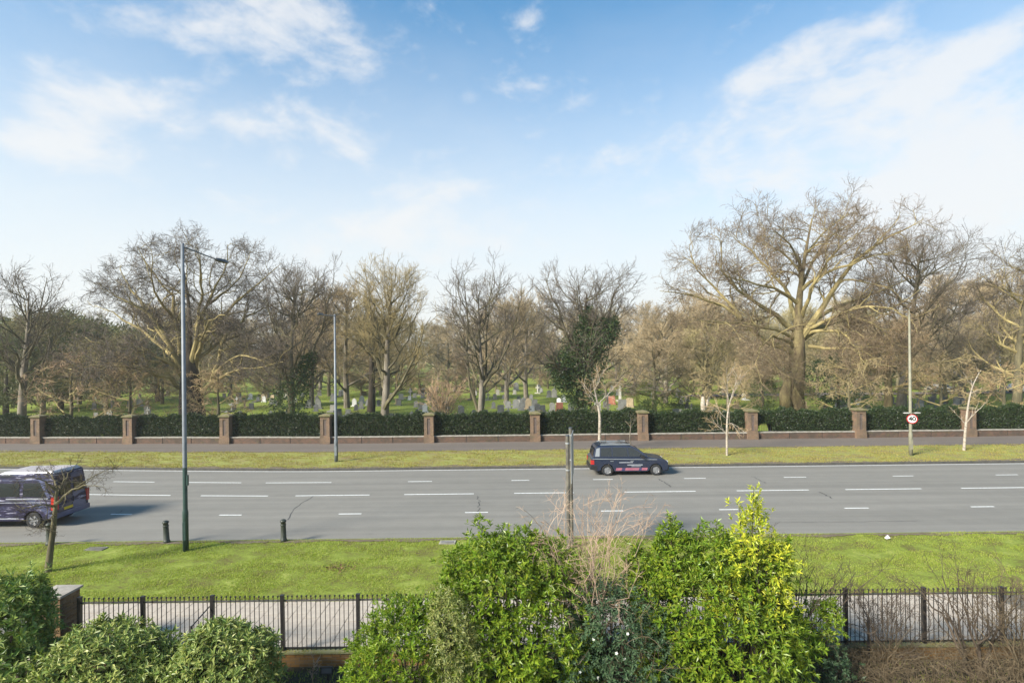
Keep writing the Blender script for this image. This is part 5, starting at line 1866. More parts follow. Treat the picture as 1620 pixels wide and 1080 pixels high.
# garden wall: bricks one by one where it shows, coping on top
gw = empty('garden_wall', (0, 13.9, -0.15), 'low mossy brick garden wall under the black railing', 'wall')
GO = Vector((0, 13.9, -0.15))
bl, bh = 0.215, 0.065
brick_me = Geo().box(0, bl, -0.0, 0.10, 0, bh).mesh('brick', M['brick_wall'])
Geo().box(fx0 - 0.3, fx1, 0.006, 0.20, -0.05, 0.33).build('backing', M['mortar'], gw)
rest = Geo()
for c in range(4):
    x = fx0 - 0.3 - (0.11 if c % 2 else 0)
    while x < fx1:
        vis = (px_x(430, 13.9) < x < px_x(575, 13.9)) or x > px_x(1300, 13.9)
        j = random.uniform(-.004, .004)
        if vis and x < 13.5:
            o = link('brick', brick_me, gw, (x, -0.004 + j, 0.01 + c * 0.078))
        else:
            rest.box(x, x + bl, j - 0.004, 0.1, 0.01 + c * 0.078, 0.01 + c * 0.078 + bh)
        x += bl + 0.011
ro = rest.build('brickwork', M['brick_wall'], gw)
ro['kind'] = 'stuff'
x = fx0 - 0.3
while x < fx1:
    L = 0.45
    o = Geo().box(0.003, L - 0.003, -0.03, 0.25, 0.332, 0.375).build('coping', M['mosscope'], gw, (x, 0, random.uniform(-.004, .004)))
    x += L
# tufts of moss along the coping
r = np.random.default_rng(15)
n = 2600
xx = r.uniform(fx0, fx1, n)
keep = np.sin(xx * 3.1) + np.sin(xx * 7.3 + 1) + r.normal(0, .6, n) > 0
xx = xx[keep]
n = len(xx)
P = np.stack([xx, r.uniform(-0.02, 0.12, n), np.full(n, 0.374)], 1)
g = Geo()
leaves_mesh(g, P, norm(r.normal(0, 1, (n, 3)) + np.array([0, 0, 0.6])), norm(r.normal(0, 1, (n, 3))), r.uniform(0.02, 0.05, n), 0.7, fine=False)
ms = g.build('moss', M['grass_dry'], gw)
ms['kind'] = 'stuff'

# brick gate pier with stone cap at the left
pxa, pxb, pya, pyb = -11.82, -11.22, 13.72, 14.36
pier = empty('gate_pier', ((pxa + pxb) / 2, (pya + pyb) / 2, -0.15), 'square brick gate pier with a pale stone cap at the end of the railing', 'pillar')
PO = Vector(((pxa + pxb) / 2, (pya + pyb) / 2, -0.15))
hw, hd = (pxb - pxa) / 2, (pyb - pya) / 2
zt = 1.86
Geo().box(-hw + .012, hw - .012, -hd + .012, hd - .012, -0.1, zt - 0.005).build('core', M['mortar'], pier)
bm1 = Geo().box(0, 0.205, 0, 0.095, 0, 0.065).mesh('brick', M['brick'])
c = 0
z = 0.0
while z + 0.065 < zt:
    offx = 0.1 if c % 2 else 0.0
    for (sx, sy, ux, uy, Lr, rot) in ((-hw, -hd, 1, 0, 2 * hw, 0), (hw, -hd, 0, 1, 2 * hd, math.pi / 2)):
        t = 0.0
        first = True
        while t < Lr - 0.02:
            bl_ = min((0.10 if (first and c % 2) else 0.205), Lr - t)
            o = link('brick', bm1, pier, (sx + ux * t, sy + uy * t, z))
            o.rotation_euler.z = rot
            o.scale.x = bl_ / 0.205
            t += bl_ + 0.011
            first = False
    z += 0.0765
    c += 1
g = Geo()
g.box(-hw - .05, hw + .05, -hd - .05, hd + .05, zt, zt + 0.055)
V = [(-hw - .05, -hd - .05, zt + .055), (hw + .05, -hd - .05, zt + .055), (hw + .05, hd + .05, zt + .055), (-hw - .05, hd + .05, zt + .055), (0, 0, zt + .085)]
g.add(np.array(V) + np.array((0, 0, 0.0005)), [(0, 1, 4), (1, 2, 4), (2, 3, 4), (3, 0, 4)])
g.build('cap', M['cap_stone'], pier)

# garden floodlight
b = at(518, 1058, 13.3)
root = empty('floodlight', Vector((b.x, 13.3, -0.15)), 'small black garden floodlight on a spike below the garden wall', 'floodlight')
zf = b.z + 0.15
g = Geo()
V = []
for (yy, w, h) in ((0.06, .10, .05), (-0.02, .14, .08), (-0.06, .15, .085)):
    V += [(-w, yy, zf - h), (w, yy, zf - h), (w, yy, zf + h), (-w, yy, zf + h)]
g.add(V, [(0, 1, 2, 3)[::-1], (8, 9, 10, 11)] + [(k * 4 + j, k * 4 + (j + 1) % 4, k * 4 + 4 + (j + 1) % 4, k * 4 + 4 + j) for k in range(2) for j in range(4)])
g.build('housing', M['iron'], root)
Geo().box(-.12, .12, -0.066, -0.061, zf - .06, zf + .06).build('glass', M['lens'], root)
Geo().tube([(0, 0.03, -0.02), (0, 0.03, zf - 0.04)], 0.018, 6).build('spike', M['iron'], root)

# fallen leaves along the pavement edge and in the bed
r = np.random.default_rng(16)
n = 1500
x = r.uniform(-14, 14, n)
y = np.where(r.random(n) < 0.55, 17.05 + np.abs(r.normal(0, 0.16, n)), r.uniform(12.3, 13.8, n))
z = np.where(y > 16, 0.115, -0.13)
g = Geo()
leaves_mesh(g, np.stack([x, y, z + r.uniform(0, 0.03, n)], 1), norm(np.stack([r.normal(0, 1, n), r.normal(0, 1, n), r.normal(0, .25, n)], 1)), norm(np.stack([r.normal(0, .3, n), r.normal(0, .3, n), np.ones(n)], 1)), r.uniform(0.04, 0.09, n), 0.6, fine=False)
tag(g.build('fallen_leaves', M['leaf_dead']), 'brown fallen leaves along the paving edge and in the bed', 'leaf litter', None, 'stuff')
c = gp(534, 898, 0.095)
n = 120
P = np.array(c) + np.stack([r.normal(0, .28, n), r.normal(0, .16, n), r.uniform(0, .04, n)], 1)
g = Geo()
leaves_mesh(g, P, norm(r.normal(0, 1, (n, 3)) * np.array([1, 1, .3])), norm(r.normal(0, .4, (n, 3)) + np.array([0, 0, 1])), r.uniform(.04, .1, n), 0.6, fine=False)
tag(g.build('leaf_pile', M['leaf_dead']), 'small heap of dead brown leaves on the open grass', 'leaf litter', None, 'stuff')

# ------------------------------------------------------------------ vehicles
def carpaint(name, c, rough=0.3, coat=0.8, c2=None):
    return simple(name, c, c2 or tuple(x * 0.85 for x in c), rough, 1.5, 0.0, coat=coat)


M['navy'] = carpaint('taxi_navy', (0.012, 0.018, 0.04))
M['glass_dark'] = simple('car_glass', (0.012, 0.016, 0.018), None, 0.06, 2, spec=0.8)
M['tyre'] = simple('tyre', (0.016, 0.016, 0.017), None, 0.85, 10)
M['alloy'] = simple('alloy', (0.42, 0.42, 0.43), (0.3, 0.3, 0.31), 0.35, 6, 0.6)
M['trim'] = simple('black_trim', (0.014, 0.014, 0.015), None, 0.5, 8)
M['tail_red'] = simple('tail_red', (0.45, 0.02, 0.016), (0.32, 0.012, 0.01), 0.25, 8, coat=0.6)
M['headlamp'] = simple('headlamp', (0.55, 0.57, 0.6), None, 0.15, 4)
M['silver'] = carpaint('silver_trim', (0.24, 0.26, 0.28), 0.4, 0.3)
M['livery_pink'] = simple('livery_pink', (0.36, 0.13, 0.15), (0.25, 0.08, 0.13), 0.45, 5)
M['livery_rose'] = simple('livery_rose', (0.30, 0.09, 0.14), (0.24, 0.12, 0.14), 0.5, 5)
M['livery_blue'] = simple('livery_blue', (0.035, 0.035, 0.10), (0.07, 0.04, 0.10), 0.45, 5)
M['livery_white'] = simple('livery_white', (0.33, 0.34, 0.37), (0.22, 0.23, 0.26), 0.45, 5)
M['van_purple'] = carpaint('van_purple', (0.026, 0.024, 0.056), c2=(0.014, 0.013, 0.03))
M['van_blue'] = carpaint('van_blue', (0.075, 0.085, 0.17), c2=(0.045, 0.05, 0.11))
M['van_roof'] = carpaint('van_roof', (0.46, 0.42, 0.435), 0.4, 0.4)
def mat_wrap():
    m, t, b = principled('van_wrap')
    v = obj_coord(t)
    n1 = t.noise(t.mapping(v, scale=(0.9, 0.9, 5.5)), 1.6, 5, 0.65, 0.6)
    n2 = t.noise(t.mapping(v, loc=(4, 1, 2), rot=(0, 0.5, 0), scale=(0.7, 1, 2.2)), 2.2, 4, 0.6, 0.8)
    c = t.ramp(n1, [(0.36, (0.005, 0.005, 0.009)), (0.45, (0.022, 0.017, 0.055)), (0.52, (0.008, 0.008, 0.016)), (0.56, (0.06, 0.052, 0.12)), (0.62, (0.28, 0.27, 0.33))])
    c = t.mix(t.math('MULTIPLY', t.smooth(n2, 0.55, 0.68), 0.6), c, (0.045, 0.05, 0.11))
    t.l.new(c, b.inputs['Base Color'])
    b.inputs['Roughness'].default_value = 0.38
    b.inputs['Specular IOR Level'].default_value = 0.4
    return m


M['van_wrap'] = mat_wrap()
M['plate_yellow'] = simple('plate_yellow', (0.62, 0.46, 0.03), None, 0.5, 4)
M['car_white'] = carpaint('car_white', (0.62, 0.63, 0.65), 0.35)
M['car_silver'] = carpaint('car_silver', (0.35, 0.37, 0.39), 0.35)


def prism(name, prof, w0, w1, mat, parent, zb=None, zt=None, bev=0.04, yc=0.0, seg=2):
    """side profile [(x,z)] pulled across the car; half width w0 at zb tapering to w1 at zt"""
    bm = bmesh.new()
    zs = [p[1] for p in prof]
    zb = min(zs) if zb is None else zb
    zt = max(zs) if zt is None else zt
    def W(z):
        return w0 + (w1 - w0) * min(1, max(0, (z - zb) / max(1e-6, zt - zb)))
    A = [bm.verts.new((x, yc - W(z), z)) for x, z in prof]
    B = [bm.verts.new((x, yc + W(z), z)) for x, z in prof]
    n = len(prof)
    bm.faces.new(A)
    bm.faces.new(B[::-1])
    for i in range(n):
        bm.faces.new((A[i], B[i], B[(i + 1) % n], A[(i + 1) % n])[::-1])
    bmesh.ops.recalc_face_normals(bm, faces=bm.faces)
    if bev:
        ed = [e for e in bm.edges if len(e.link_faces) == 2 and e.calc_face_angle(0) > 0.5 and e.calc_length() > 0.12]
        bmesh.ops.bevel(bm, geom=ed, offset=bev, segments=seg, profile=0.6, affect='EDGES', clamp_overlap=True)
    me = bpy.data.meshes.new(name)
    bm.to_mesh(me)
    bm.free()
    me.materials.append(mat)
    for p in me.polygons:
        p.use_smooth = False
    return link(name, me, parent)


def quad_panel(name, pts, mat, parent, th=0.012, n=None):
    """flat polygon given a little thickness along n"""
    P = [Vector(p) for p in pts]
    if n is None:
        n = (P[1] - P[0]).cross(P[2] - P[0]).normalized()
    k = len(P)
    V = [tuple(p) for p in P] + [tuple(p + n * th) for p in P]
    g = Geo()
    g.add(V, [(i, (i + 1) % k, (i + 1) % k + k, i + k) for i in range(k)])
    g.f += [np.array([list(range(k))[::-1]]), np.array([list(range(k, 2 * k))])]
    g.m += [np.zeros(1, np.int32)] * 2
    return g.build(name, mat, parent)


def wheel(parent, x, y, R, w, side):
    """side -1: outer face towards -Y"""
    g = Geo()
    g.lathe([(R * .62, -w / 2), (R * .93, -w / 2), (R, -w / 2 + .03), (R, w / 2 - .03), (R * .93, w / 2), (R * .62, w / 2)], 24, 'Y')
    t = g.build('wheel', M['tyre'], parent, (x, y, R))
    f = side * w / 2
    g = Geo()
    g.lathe([(0.0, f * .75), (R * .15, f * .9), (R * .18, f * .6), (R * .58, f * .55), (R * .64, f * .98), (R * .62, f * .4)], 24, 'Y')
    rim = g.build('rim', M['alloy'], t)
    g = Geo()
    for k in range(5):
        a = k * 2 * math.pi / 5
        u = np.array([math.cos(a), 0, math.sin(a)])
        v = np.array([-math.sin(a), 0, math.cos(a)])
        q = [u * R * .12 + v * .035, u * R * .12 - v * .035, u * R * .6 - v * .05, u * R * .6 + v * .05]
        g.add([tuple(p + np.array([0, f * .92, 0])) for p in q], [(0, 1, 2, 3)])
    g.build('spokes', M['alloy'], t)
    return t


def arch(xc, R, z0, n=9):
    return [(xc + R * math.cos(a), z0 + R * math.sin(a)) for a in np.linspace(math.pi, 0, n)]


def taxi():
    x_rear = px_x(933, 34.4)
    root = empty('taxi', (x_rear, 35.35, 0.0), 'dark navy taxi with a pink livery strip driving on the far carriageway', 'taxi')
    W = 0.93
    R = 0.34
    # profile from the rear (x=0) to the nose (x=4.8)
    low = [(0.06, 0.42), (0.45, 0.30)] + arch(1.02, 0.40, 0.34)[0:] + [(1.5, 0.26), (3.5, 0.26)] + arch(4.03, 0.40, 0.34) + [(4.50, 0.28), (4.74, 0.34), (4.80, 0.55), (4.78, 0.78), (4.68, 0.92), (4.45, 1.00), (3.85, 1.08), (3.60, 1.12), (0.16, 1.16), (0.02, 1.05), (0.0, 0.7)]
    prism('body', low, W, W - 0.03, M['navy'], root, 0.9, 1.16, 0.045)
    top = [(0.14, 1.14), (3.62, 1.12), (2.95, 1.62), (2.65, 1.79), (2.2, 1.86), (0.75, 1.86), (0.42, 1.80), (0.30, 1.70)]
    prism('cabin', top, W - 0.035, W - 0.16, M['navy'], root, 1.12, 1.86, 0.05)
    prism('roof', [(0.5, 1.84), (2.55, 1.83), (2.3, 1.91), (0.75, 1.91)], W - 0.2, W - 0.24, M['navy'], root, 1.83, 1.92, 0.02)
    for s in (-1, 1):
        Geo().box(0.62, 2.45, s * (W - .19) - .03, s * (W - .19) + .03, 1.885, 1.93).build('roof_highlight', M['silver'], root)  # silver bars added along the roof, standing for its narrow highlights
    def ys(z, s, e=0.004):
        return s * (W - 0.035 - 0.125 * (z - 1.12) / 0.74 + e)
    for s in (-1, 1):
        n = Vector((0, s, 0.17)).normalized()
        for pts in ([(0.62, 1.21), (0.66, 1.70), (1.28, 1.73), (1.30, 1.20)], [(1.37, 1.20), (1.36, 1.73), (2.22, 1.73), (2.30, 1.19)], [(2.37, 1.19), (2.30, 1.73), (2.62, 1.68), (2.98, 1.46), (3.30, 1.19)]):
            quad_panel('side_window', [(x, ys(z, s), z) for x, z in pts], M['glass_dark'], root, 0.008, n)
        quad_panel('rear_quarter', [(0.26, ys(1.2, s), 1.2), (0.37, ys(1.68, s), 1.68), (0.58, ys(1.72, s), 1.72), (0.54, ys(1.2, s), 1.2)], M['silver'], root, 0.006, n)
        sy = s * (W + 0.001)
        nn = Vector((0, s, 0))
        quad_panel('waist_line', [(0.1, sy, 1.045), (0.1, sy, 1.085), (4.1, sy, 1.0), (4.1, sy, 0.97)], M['silver'], root, 0.004, nn)
        for (xa, xb, m_) in ((1.52, 1.88, 'livery_pink'), (1.88, 2.10, 'livery_blue'), (2.10, 2.62, 'livery_pink'), (2.62, 2.95, 'livery_rose'), (2.95, 3.12, 'livery_blue'), (3.12, 3.46, 'livery_pink')):
            quad_panel('livery_strip', [(xa, sy, 0.33), (xa + .05, sy, 0.49), (xb + .05, sy, 0.49), (xb, sy, 0.33)], M[m_], root, 0.004, nn)
        for (xa, xb, za, zb_) in ((1.75, 2.6, 0.80, 0.85), (2.25, 3.2, 0.64, 0.70), (2.5, 3.1, 0.56, 0.59)):
            quad_panel('door_lettering', [(xa, sy, za), (xa, sy, zb_), (xb, sy, zb_), (xb, sy, za)], M['livery_white'], root, 0.003, nn)
        for x in (1.33, 2.33, 3.4):
            quad_panel('door_gap', [(x, sy, 0.52), (x, sy, 1.02), (x + 0.012, sy, 1.02), (x + 0.012, sy, 0.52)], M['trim'], root, 0.002, nn)
        for x in (1.2, 2.45):
            Geo().box(x, x + 0.2, min(sy, sy + s * 0.02), max(sy, sy + s * 0.02), 0.9, 0.93).build('door_handle', M['silver'], root)
        # lamps
        Geo().box(-0.012, 0.20, min(s * .70, s * (W + .006)), max(s * .70, s * (W + .006)), 0.72, 0.98).build('tail_light', M['tail_red'], root)
        Geo().box(4.52, 4.79, min(s * .55, s * .86), max(s * .55, s * .86), 0.70, 0.88).build('headlight', M['headlamp'], root)
        Geo().box(3.1, 3.28, min(s * (W - .03), s * (W + .2)), max(s * (W - .03), s * (W + .2)), 1.12, 1.28).build('wing_mirror', M['trim'], root)
        for x in (1.02, 4.03):
            wheel(root, x, s * (W - 0.11), R, 0.2, s)
    prism('rear_bumper', [(-0.05, 0.40), (0.40, 0.36), (0.40, 0.66), (-0.03, 0.66)], W + 0.006, W + 0.006, M['trim'], root, bev=0.03)
    prism('front_bumper', [(4.46, 0.26), (4.80, 0.30), (4.85, 0.45), (4.82, 0.58), (4.46, 0.56)], W - 0.03, W - 0.03, M['trim'], root, bev=0.03)
    quad_panel('windscreen', [(3.50, -0.78, 1.20), (3.50, 0.78, 1.20), (2.98, 0.66, 1.60), (2.98, -0.66, 1.60)], M['glass_dark'], root, 0.03, Vector((0.62, 0, 0.78)))
    quad_panel('rear_window', [(0.155, 0.66, 1.25), (0.155, -0.66, 1.25), (0.27, -0.60, 1.66), (0.27, 0.60, 1.66)], M['glass_dark'], root, 0.02, Vector((-0.96, 0, 0.25)))
    # roof frame with sign
    g = Geo()
    for x in (1.95, 2.45):
        g.box(x, x + 0.02, -0.5, 0.5, 2.02, 2.04)
        g.box(x, x + 0.02, -0.5, -0.48, 1.88, 2.02).box(x, x + 0.02, 0.48, 0.5, 1.88, 2.02)
    g.box(1.95, 2.47, -0.5, -0.48, 1.975, 1.99).box(1.95, 2.47, 0.48, 0.5, 1.975, 1.99)
    g.build('roof_frame', M['trim'], root)


taxi()


def van():
    root = empty('van', (px_x(82, 25.0), 26.05, 0.0), 'purple and blue wrapped high-roof van driving out at the left', 'van')
    W = 0.99
    # x runs forwards along -X: rear face at 0
    R = 0.35
    low = [(0.0, 0.62), (-0.02, 0.55)] + [(0.02, 0.42), (-0.55, 0.36)]
    prof = [(0.02, 0.45), (-0.30, 0.38)] + [(-0.98 - 0.42 * math.cos(a), 0.36 + 0.42 * math.sin(a)) for a in np.linspace(math.pi, 0, 9)] + \
           [(-1.55, 0.32), (-3.85, 0.32)] + [(-4.3 - 0.42 * math.cos(a), 0.36 + 0.42 * math.sin(a)) for a in np.linspace(math.pi, 0, 9)] + \
           [(-4.9, 0.34), (-5.25, 0.42), (-5.3, 0.8), (-5.15, 1.1), (-4.7, 1.25), (-3.9, 1.30), (0.0, 1.30), (0.03, 1.1)]
    prof = [p for p in prof]
    # arches run from rear to front in -x, so order them accordingly
    prof = [(0.02, 0.45), (-0.40, 0.38)] + [(-0.98 + 0.42 * math.cos(a), 0.36 + 0.42 * math.sin(a)) for a in np.linspace(0, math.pi, 9)] + \
           [(-1.55, 0.32), (-3.75, 0.32)] + [(-4.3 + 0.42 * math.cos(a), 0.36 + 0.42 * math.sin(a)) for a in np.linspace(0, math.pi, 9)] + \
           [(-4.9, 0.34), (-5.25, 0.42), (-5.3, 0.8), (-5.15, 1.1), (-4.7, 1.25), (-3.9, 1.30), (0.0, 1.30), (0.03, 1.1)]
    prism('body', prof, W, W, M['van_wrap'], root, bev=0.05)
    prism('upper_body', [(0.0, 1.29), (-3.9, 1.29), (-3.15, 2.15), (-2.7, 2.40), (-0.3, 2.46), (-0.12, 2.38)], W - 0.005, W - 0.12, M['van_wrap'], root, 1.29, 2.46, 0.08, seg=3)
    prism('roof', [(-0.16, 2.40), (-2.75, 2.36), (-2.5, 2.50), (-0.3, 2.53)], W - 0.16, W - 0.26, M['van_roof'], root, 2.36, 2.53, 0.05)
    def ys(z, s, e=0.004):
        return s * (W - 0.005 - 0.115 * (z - 1.29) / 1.17 + e)
    for s in (-1, 1):
        n = Vector((0, s, 0.1)).normalized()
        nn = Vector((0, s, 0))
        sy = s * (W + 0.001)
        for (xa, xb) in ((-0.32, -1.45), (-1.60, -2.75)):
            quad_panel('side_window', [(xa, ys(1.42, s), 1.42), (xa - 0.04, ys(2.02, s), 2.02), (xb, ys(2.02, s), 2.02), (xb, ys(1.42, s), 1.42)], M['glass_dark'], root, 0.008, n)
        # bands of the wrap
        for (za, zb_, xa, xb, m_) in ((1.31, 1.35, -0.3, -2.2, 'livery_white'), (2.13, 2.17, -0.25, -2.4, 'van_blue')):
            quad_panel('wrap_band', [(xa, ys(za, s, .006), za), (xa, ys(zb_, s, .006), zb_), (xb, ys(zb_, s, .006), zb_), (xb, ys(za, s, .006), za)], M[m_], root, 0.004, n)
        for (za, zb_, xa, xb, m_) in ((1.15, 1.18, -0.5, -3.1, 'livery_white'), (0.42, 0.47, -1.6, -3.7, 'livery_white')):
            quad_panel('wrap_band', [(xa, sy, za), (xa - .04, sy, zb_), (xb, sy, zb_), (xb, sy, za)], M[m_], root, 0.004, nn)
        quad_panel('wrap_flash', [(-0.2, sy, 0.75), (-0.9, sy, 1.27), (-1.25, sy, 1.27), (-0.35, sy, 0.62)], M['van_blue'], root, 0.003, nn)
        quad_panel('wrap_swoosh', [(-0.2, ys(1.35, s, .012), 1.35), (-0.55, ys(2.2, s, .012), 2.2), (-0.8, ys(2.2, s, .012), 2.2), (-0.33, ys(1.35, s, .012), 1.35)], M['van_blue'], root, 0.003, n)
        Geo().box(-0.16, 0.055, min(s * .82, s * (W + .008)), max(s * .82, s * (W + .008)), 0.80, 1.38).build('tail_light', M['tail_red'], root)
        Geo().box(-5.27, -5.0, min(s * .6, s * .92), max(s * .6, s * .92), 0.78, 1.02).build('headlight', M['headlamp'], root)
        for x in (-0.98, -4.3):
            wheel(root, x, s * (W - 0.12), R, 0.22, s)
        Geo().box(-3.75, -3.55, min(s * (W - .02), s * (W + .22)), max(s * (W - .02), s * (W + .22)), 1.4, 1.68).build('wing_mirror', M['trim'], root)
    # rear doors
    nr = Vector((1, 0, 0.05)).normalized()
    for s in (-1, 1):
        d = quad_panel('rear_door', [(0.028, s * 0.02, 0.62), (0.028, s * 0.80, 0.62), (0.005, s * 0.78, 1.30), (-0.085, s * 0.72, 2.28), (-0.085, s * 0.02, 2.28), (0.005, s * .02, 1.30)], M['van_blue' if s > 0 else 'van_purple'], root, 0.012, nr)
        quad_panel('rear_glass', [(0.022, s * 0.10, 1.40), (0.022, s * 0.70, 1.40), (-0.03, s * 0.66, 2.05), (-0.03, s * 0.10, 2.05)], M['glass_dark'], d, 0.012, nr)
    Geo().box(0.03, 0.05, 0.03, 0.06, 0.95, 1.2).build('door_handle', M['trim'], root)
    prism('rear_bumper', [(0.10, 0.42), (-0.30, 0.38), (-0.30, 0.62), (0.09, 0.64)], W + 0.006, W + 0.006, M['van_blue'], root, bev=0.03)
    Geo().box(0.043, 0.052, -0.52, 0.0, 0.70, 0.82).build('number_plate', M['plate_yellow'], root)
    quad_panel('windscreen', [(-3.95, -0.86, 1.36), (-3.95, 0.86, 1.36), (-3.2, 0.78, 2.13), (-3.2, -0.78, 2.13)][::-1], M['glass_dark'], root, 0.02, Vector((-0.72, 0, 0.69)))


van()


def far_car(name, label, x, y, rz, paint):
    root = empty(name, (x, y, 0.25), label, 'car')
    root.rotation_euler.z = rz
    body = [(0.03, 0.35), (0.35, 0.25)] + arch(0.85, 0.36, 0.31, 7) + [(1.3, 0.22), (2.9, 0.22)] + arch(3.4, 0.36, 0.31, 7) + [(4.0, 0.25), (4.25, 0.4), (4.2, 0.7), (3.2, 0.92), (0.12, 0.98), (0.0, 0.7)]
    prism('body', body, 0.87, 0.85, M[paint], root, bev=0.05)
    prism('cabin', [(0.25, 0.96), (3.15, 0.92), (2.45, 1.38), (2.1, 1.46), (0.9, 1.46), (0.5, 1.36)], 0.83, 0.64, M[paint], root, 0.92, 1.46, 0.05)
    for s in (-1, 1):
        f = lambda z: s * (0.835 - 0.19 * (z - 0.92) / 0.54)
        for pts in ([(0.62, 1.0), (0.75, 1.36), (1.55, 1.40), (1.6, 0.99)], [(1.68, 0.99), (1.63, 1.40), (2.1, 1.40), (2.85, 0.98)]):
            quad_panel('side_window', [(a, f(z), z) for a, z in pts], M['glass_dark'], root, 0.008, Vector((0, s, 0.33)).normalized())
        Geo().box(-0.01, 0.12, min(s * .55, s * .84), max(s * .55, s * .84), 0.68, 0.85).build('tail_light', M['tail_red'], root)
        Geo().box(4.1, 4.24, min(s * .5, s * .8), max(s * .5, s * .8), 0.58, 0.7).build('headlight', M['headlamp'], root)
        for a in (0.85, 3.4):
            wheel(root, a, s * 0.76, 0.31, 0.18, s)


far_car('parked_car', 'white car parked on the cemetery path at the right end', px_x(1597, 93.5), 93.5, 0.05, 'car_white')
far_car('parked_car', 'silver car parked behind the twigs right of the speed limit post', px_x(1462, 96), 94.5, 0.1, 'car_silver')
b = Vector((px_x(1582, 85), 85, 0.1))
root = empty('pole', b, 'slender grey pole standing in the cemetery near the white car', 'pole')
Geo().lathe([(0.14, -0.05), (0.13, 1.2), (0.10, 1.25), (0.075, 8.6), (0.0, 8.62)], 10).build('shaft', M['plate'], root, smooth=True)
Geo().box(-0.25, 0.25, -0.1, 0.1, 8.62, 8.78).build('lamp_head', M['grey_dark'], root)

# ------------------------------------------------------------------ street trees on the verges
def small_tree(name, label, pts_trunk, radii, limbs, lv, seed, tmat, wmat):
    r = np.random.default_rng(seed)
    base = Vector(pts_trunk[0])
    root = empty(name, base, label, 'tree')
    pts = [np.array(p) for p in pts_trunk]
    pts[0] = pts[0] - np.array([0, 0, 0.06])
    tree_parts(pts, radii, limbs, lv, r, tmat, tmat, wmat, base, root, thick=6)
    return root


def A(px, py, Y):
    return np.array(at(px, py, Y))


# bare street tree on the near verge
Y = gp(75, 904, 0.085).y
bt = np.array(gp(75, 904, 0.085))
small_tree('street_tree', 'small gnarled leafless street tree on the near verge in front of the van',
           [bt, A(80, 870, Y), A(85, 830, Y), A(88, 800, Y), A(88, 785, Y), A(90, 768, Y)], [0.115, 0.10, 0.09, 0.08, 0.055, 0.03],
           [([A(88, 797, Y), A(100, 785, Y - .2), A(118, 771, Y - .4), A(135, 768, Y - .6), A(160, 770, Y - .8)], 0.06, 0.012),
            ([A(88, 785, Y), A(100, 760, Y + .3), A(112, 745, Y + .6), A(122, 733, Y + .8)], 0.05, 0.01),
            ([A(88, 775, Y), A(75, 762, Y - .3), A(55, 755, Y - .5), A(30, 758, Y - .8)], 0.045, 0.01),
            ([A(87, 800, Y), A(70, 798, Y - .5), A(50, 802, Y - .8), A(30, 806, Y - .9)], 0.045, 0.01),
            ([A(86, 815, Y), A(68, 825, Y - .3), A(60, 835, Y - .5)], 0.03, 0.012),
            ([A(89, 768, Y), A(80, 750, Y + .5), A(70, 742, Y + .9)], 0.035, 0.01),
            ([A(120, 770, Y - .4), A(145, 755, Y - .2), A(165, 745, Y), A(180, 742, Y + .1)], 0.03, 0.008),
            ([A(88, 790, Y), A(95, 770, Y + .7), A(110, 760, Y + 1.3), A(140, 765, Y + 1.6)], 0.04, 0.01)],
           [dict(m=9, L=0.75, K=5, angle=0.8, gnarl=0.3, trop=(0, 0, 0.03), t0=0.2, rr=0.5, rmin=0.007, rmax=0.02),
            dict(m=6, L=0.36, K=4, angle=0.8, gnarl=0.3, trop=(0, 0, 0.04), t0=0.15, rr=0.6, rmin=0.0045),
            dict(m=3, L=0.17, K=3, angle=0.7, gnarl=0.3, trop=(0, 0, 0.05), t0=0.1, rr=0.7, rmin=0.0035)], 91, 'bark_olive', 'twig_dark')

blv = [dict(m=6, L=1.5, K=5, angle=0.5, gnarl=0.18, trop=(0, 0, 0.04), t0=0.25, rr=0.5, rmin=0.014, rmax=0.03),
       dict(m=4, L=0.8, K=4, angle=0.55, gnarl=0.2, trop=(0, 0, 0.02), t0=0.2, rr=0.6, rmin=0.010),
       dict(m=3, L=0.4, K=3, angle=0.55, gnarl=0.2, trop=(0, 0, 0), t0=0.1, rr=0.8, rmin=0.008)]
Y = 41.2
small_tree('birch_tree', 'pale birch with a wavy forked trunk rising behind the taxi',
           [np.array((px_x(948, Y), Y, 0.09)), A(948, 700, Y), A(949, 670, Y), A(950, 655, Y), A(946, 640, Y), A(941, 620, Y), A(938, 600, Y)], [0.125, 0.115, 0.11, 0.10, 0.075, 0.05, 0.015],
           [([A(946, 641, Y), A(955, 630, Y), A(964, 622, Y), A(972, 612, Y)], 0.06, 0.015), ([A(941, 618, Y), A(948, 600, Y), A(955, 585, Y)], 0.035, 0.012), ([A(946, 640, Y), A(932, 630, Y - .5), A(925, 615, Y - .8)], 0.03, 0.01)], blv, 92, 'bark_birch', 'twig_brown')
b = gp(1150, 720, 0.09)
Y = b.y
small_tree('birch_tree', 'slim young birch with upswept branches beside the brown grass patch',
           [np.array(b), A(1150, 700, Y), A(1150, 680, Y), A(1150, 662, Y), A(1152, 645, Y), A(1158, 625, Y), A(1166, 600, Y)], [0.085, 0.08, 0.075, 0.065, 0.05, 0.035, 0.012],
           [([A(1150, 663, Y), A(1142, 655, Y), A(1132, 648, Y)], 0.03, 0.01), ([A(1150, 690, Y), A(1143, 676, Y), A(1135, 670, Y)], 0.02, 0.01), ([A(1152, 645, Y), A(1151, 625, Y), A(1150, 605, Y), A(1152, 590, Y)], 0.035, 0.01),
            ([A(1150, 672, Y), A(1157, 668, Y - .5), A(1161, 674, Y - .6)], 0.02, 0.008), ([A(1158, 625, Y), A(1168, 610, Y + .4), A(1175, 595, Y + .6)], 0.025, 0.008)], blv, 93, 'bark_birch', 'twig_brown')
b = gp(1525, 712, 0.09)
Y = b.y
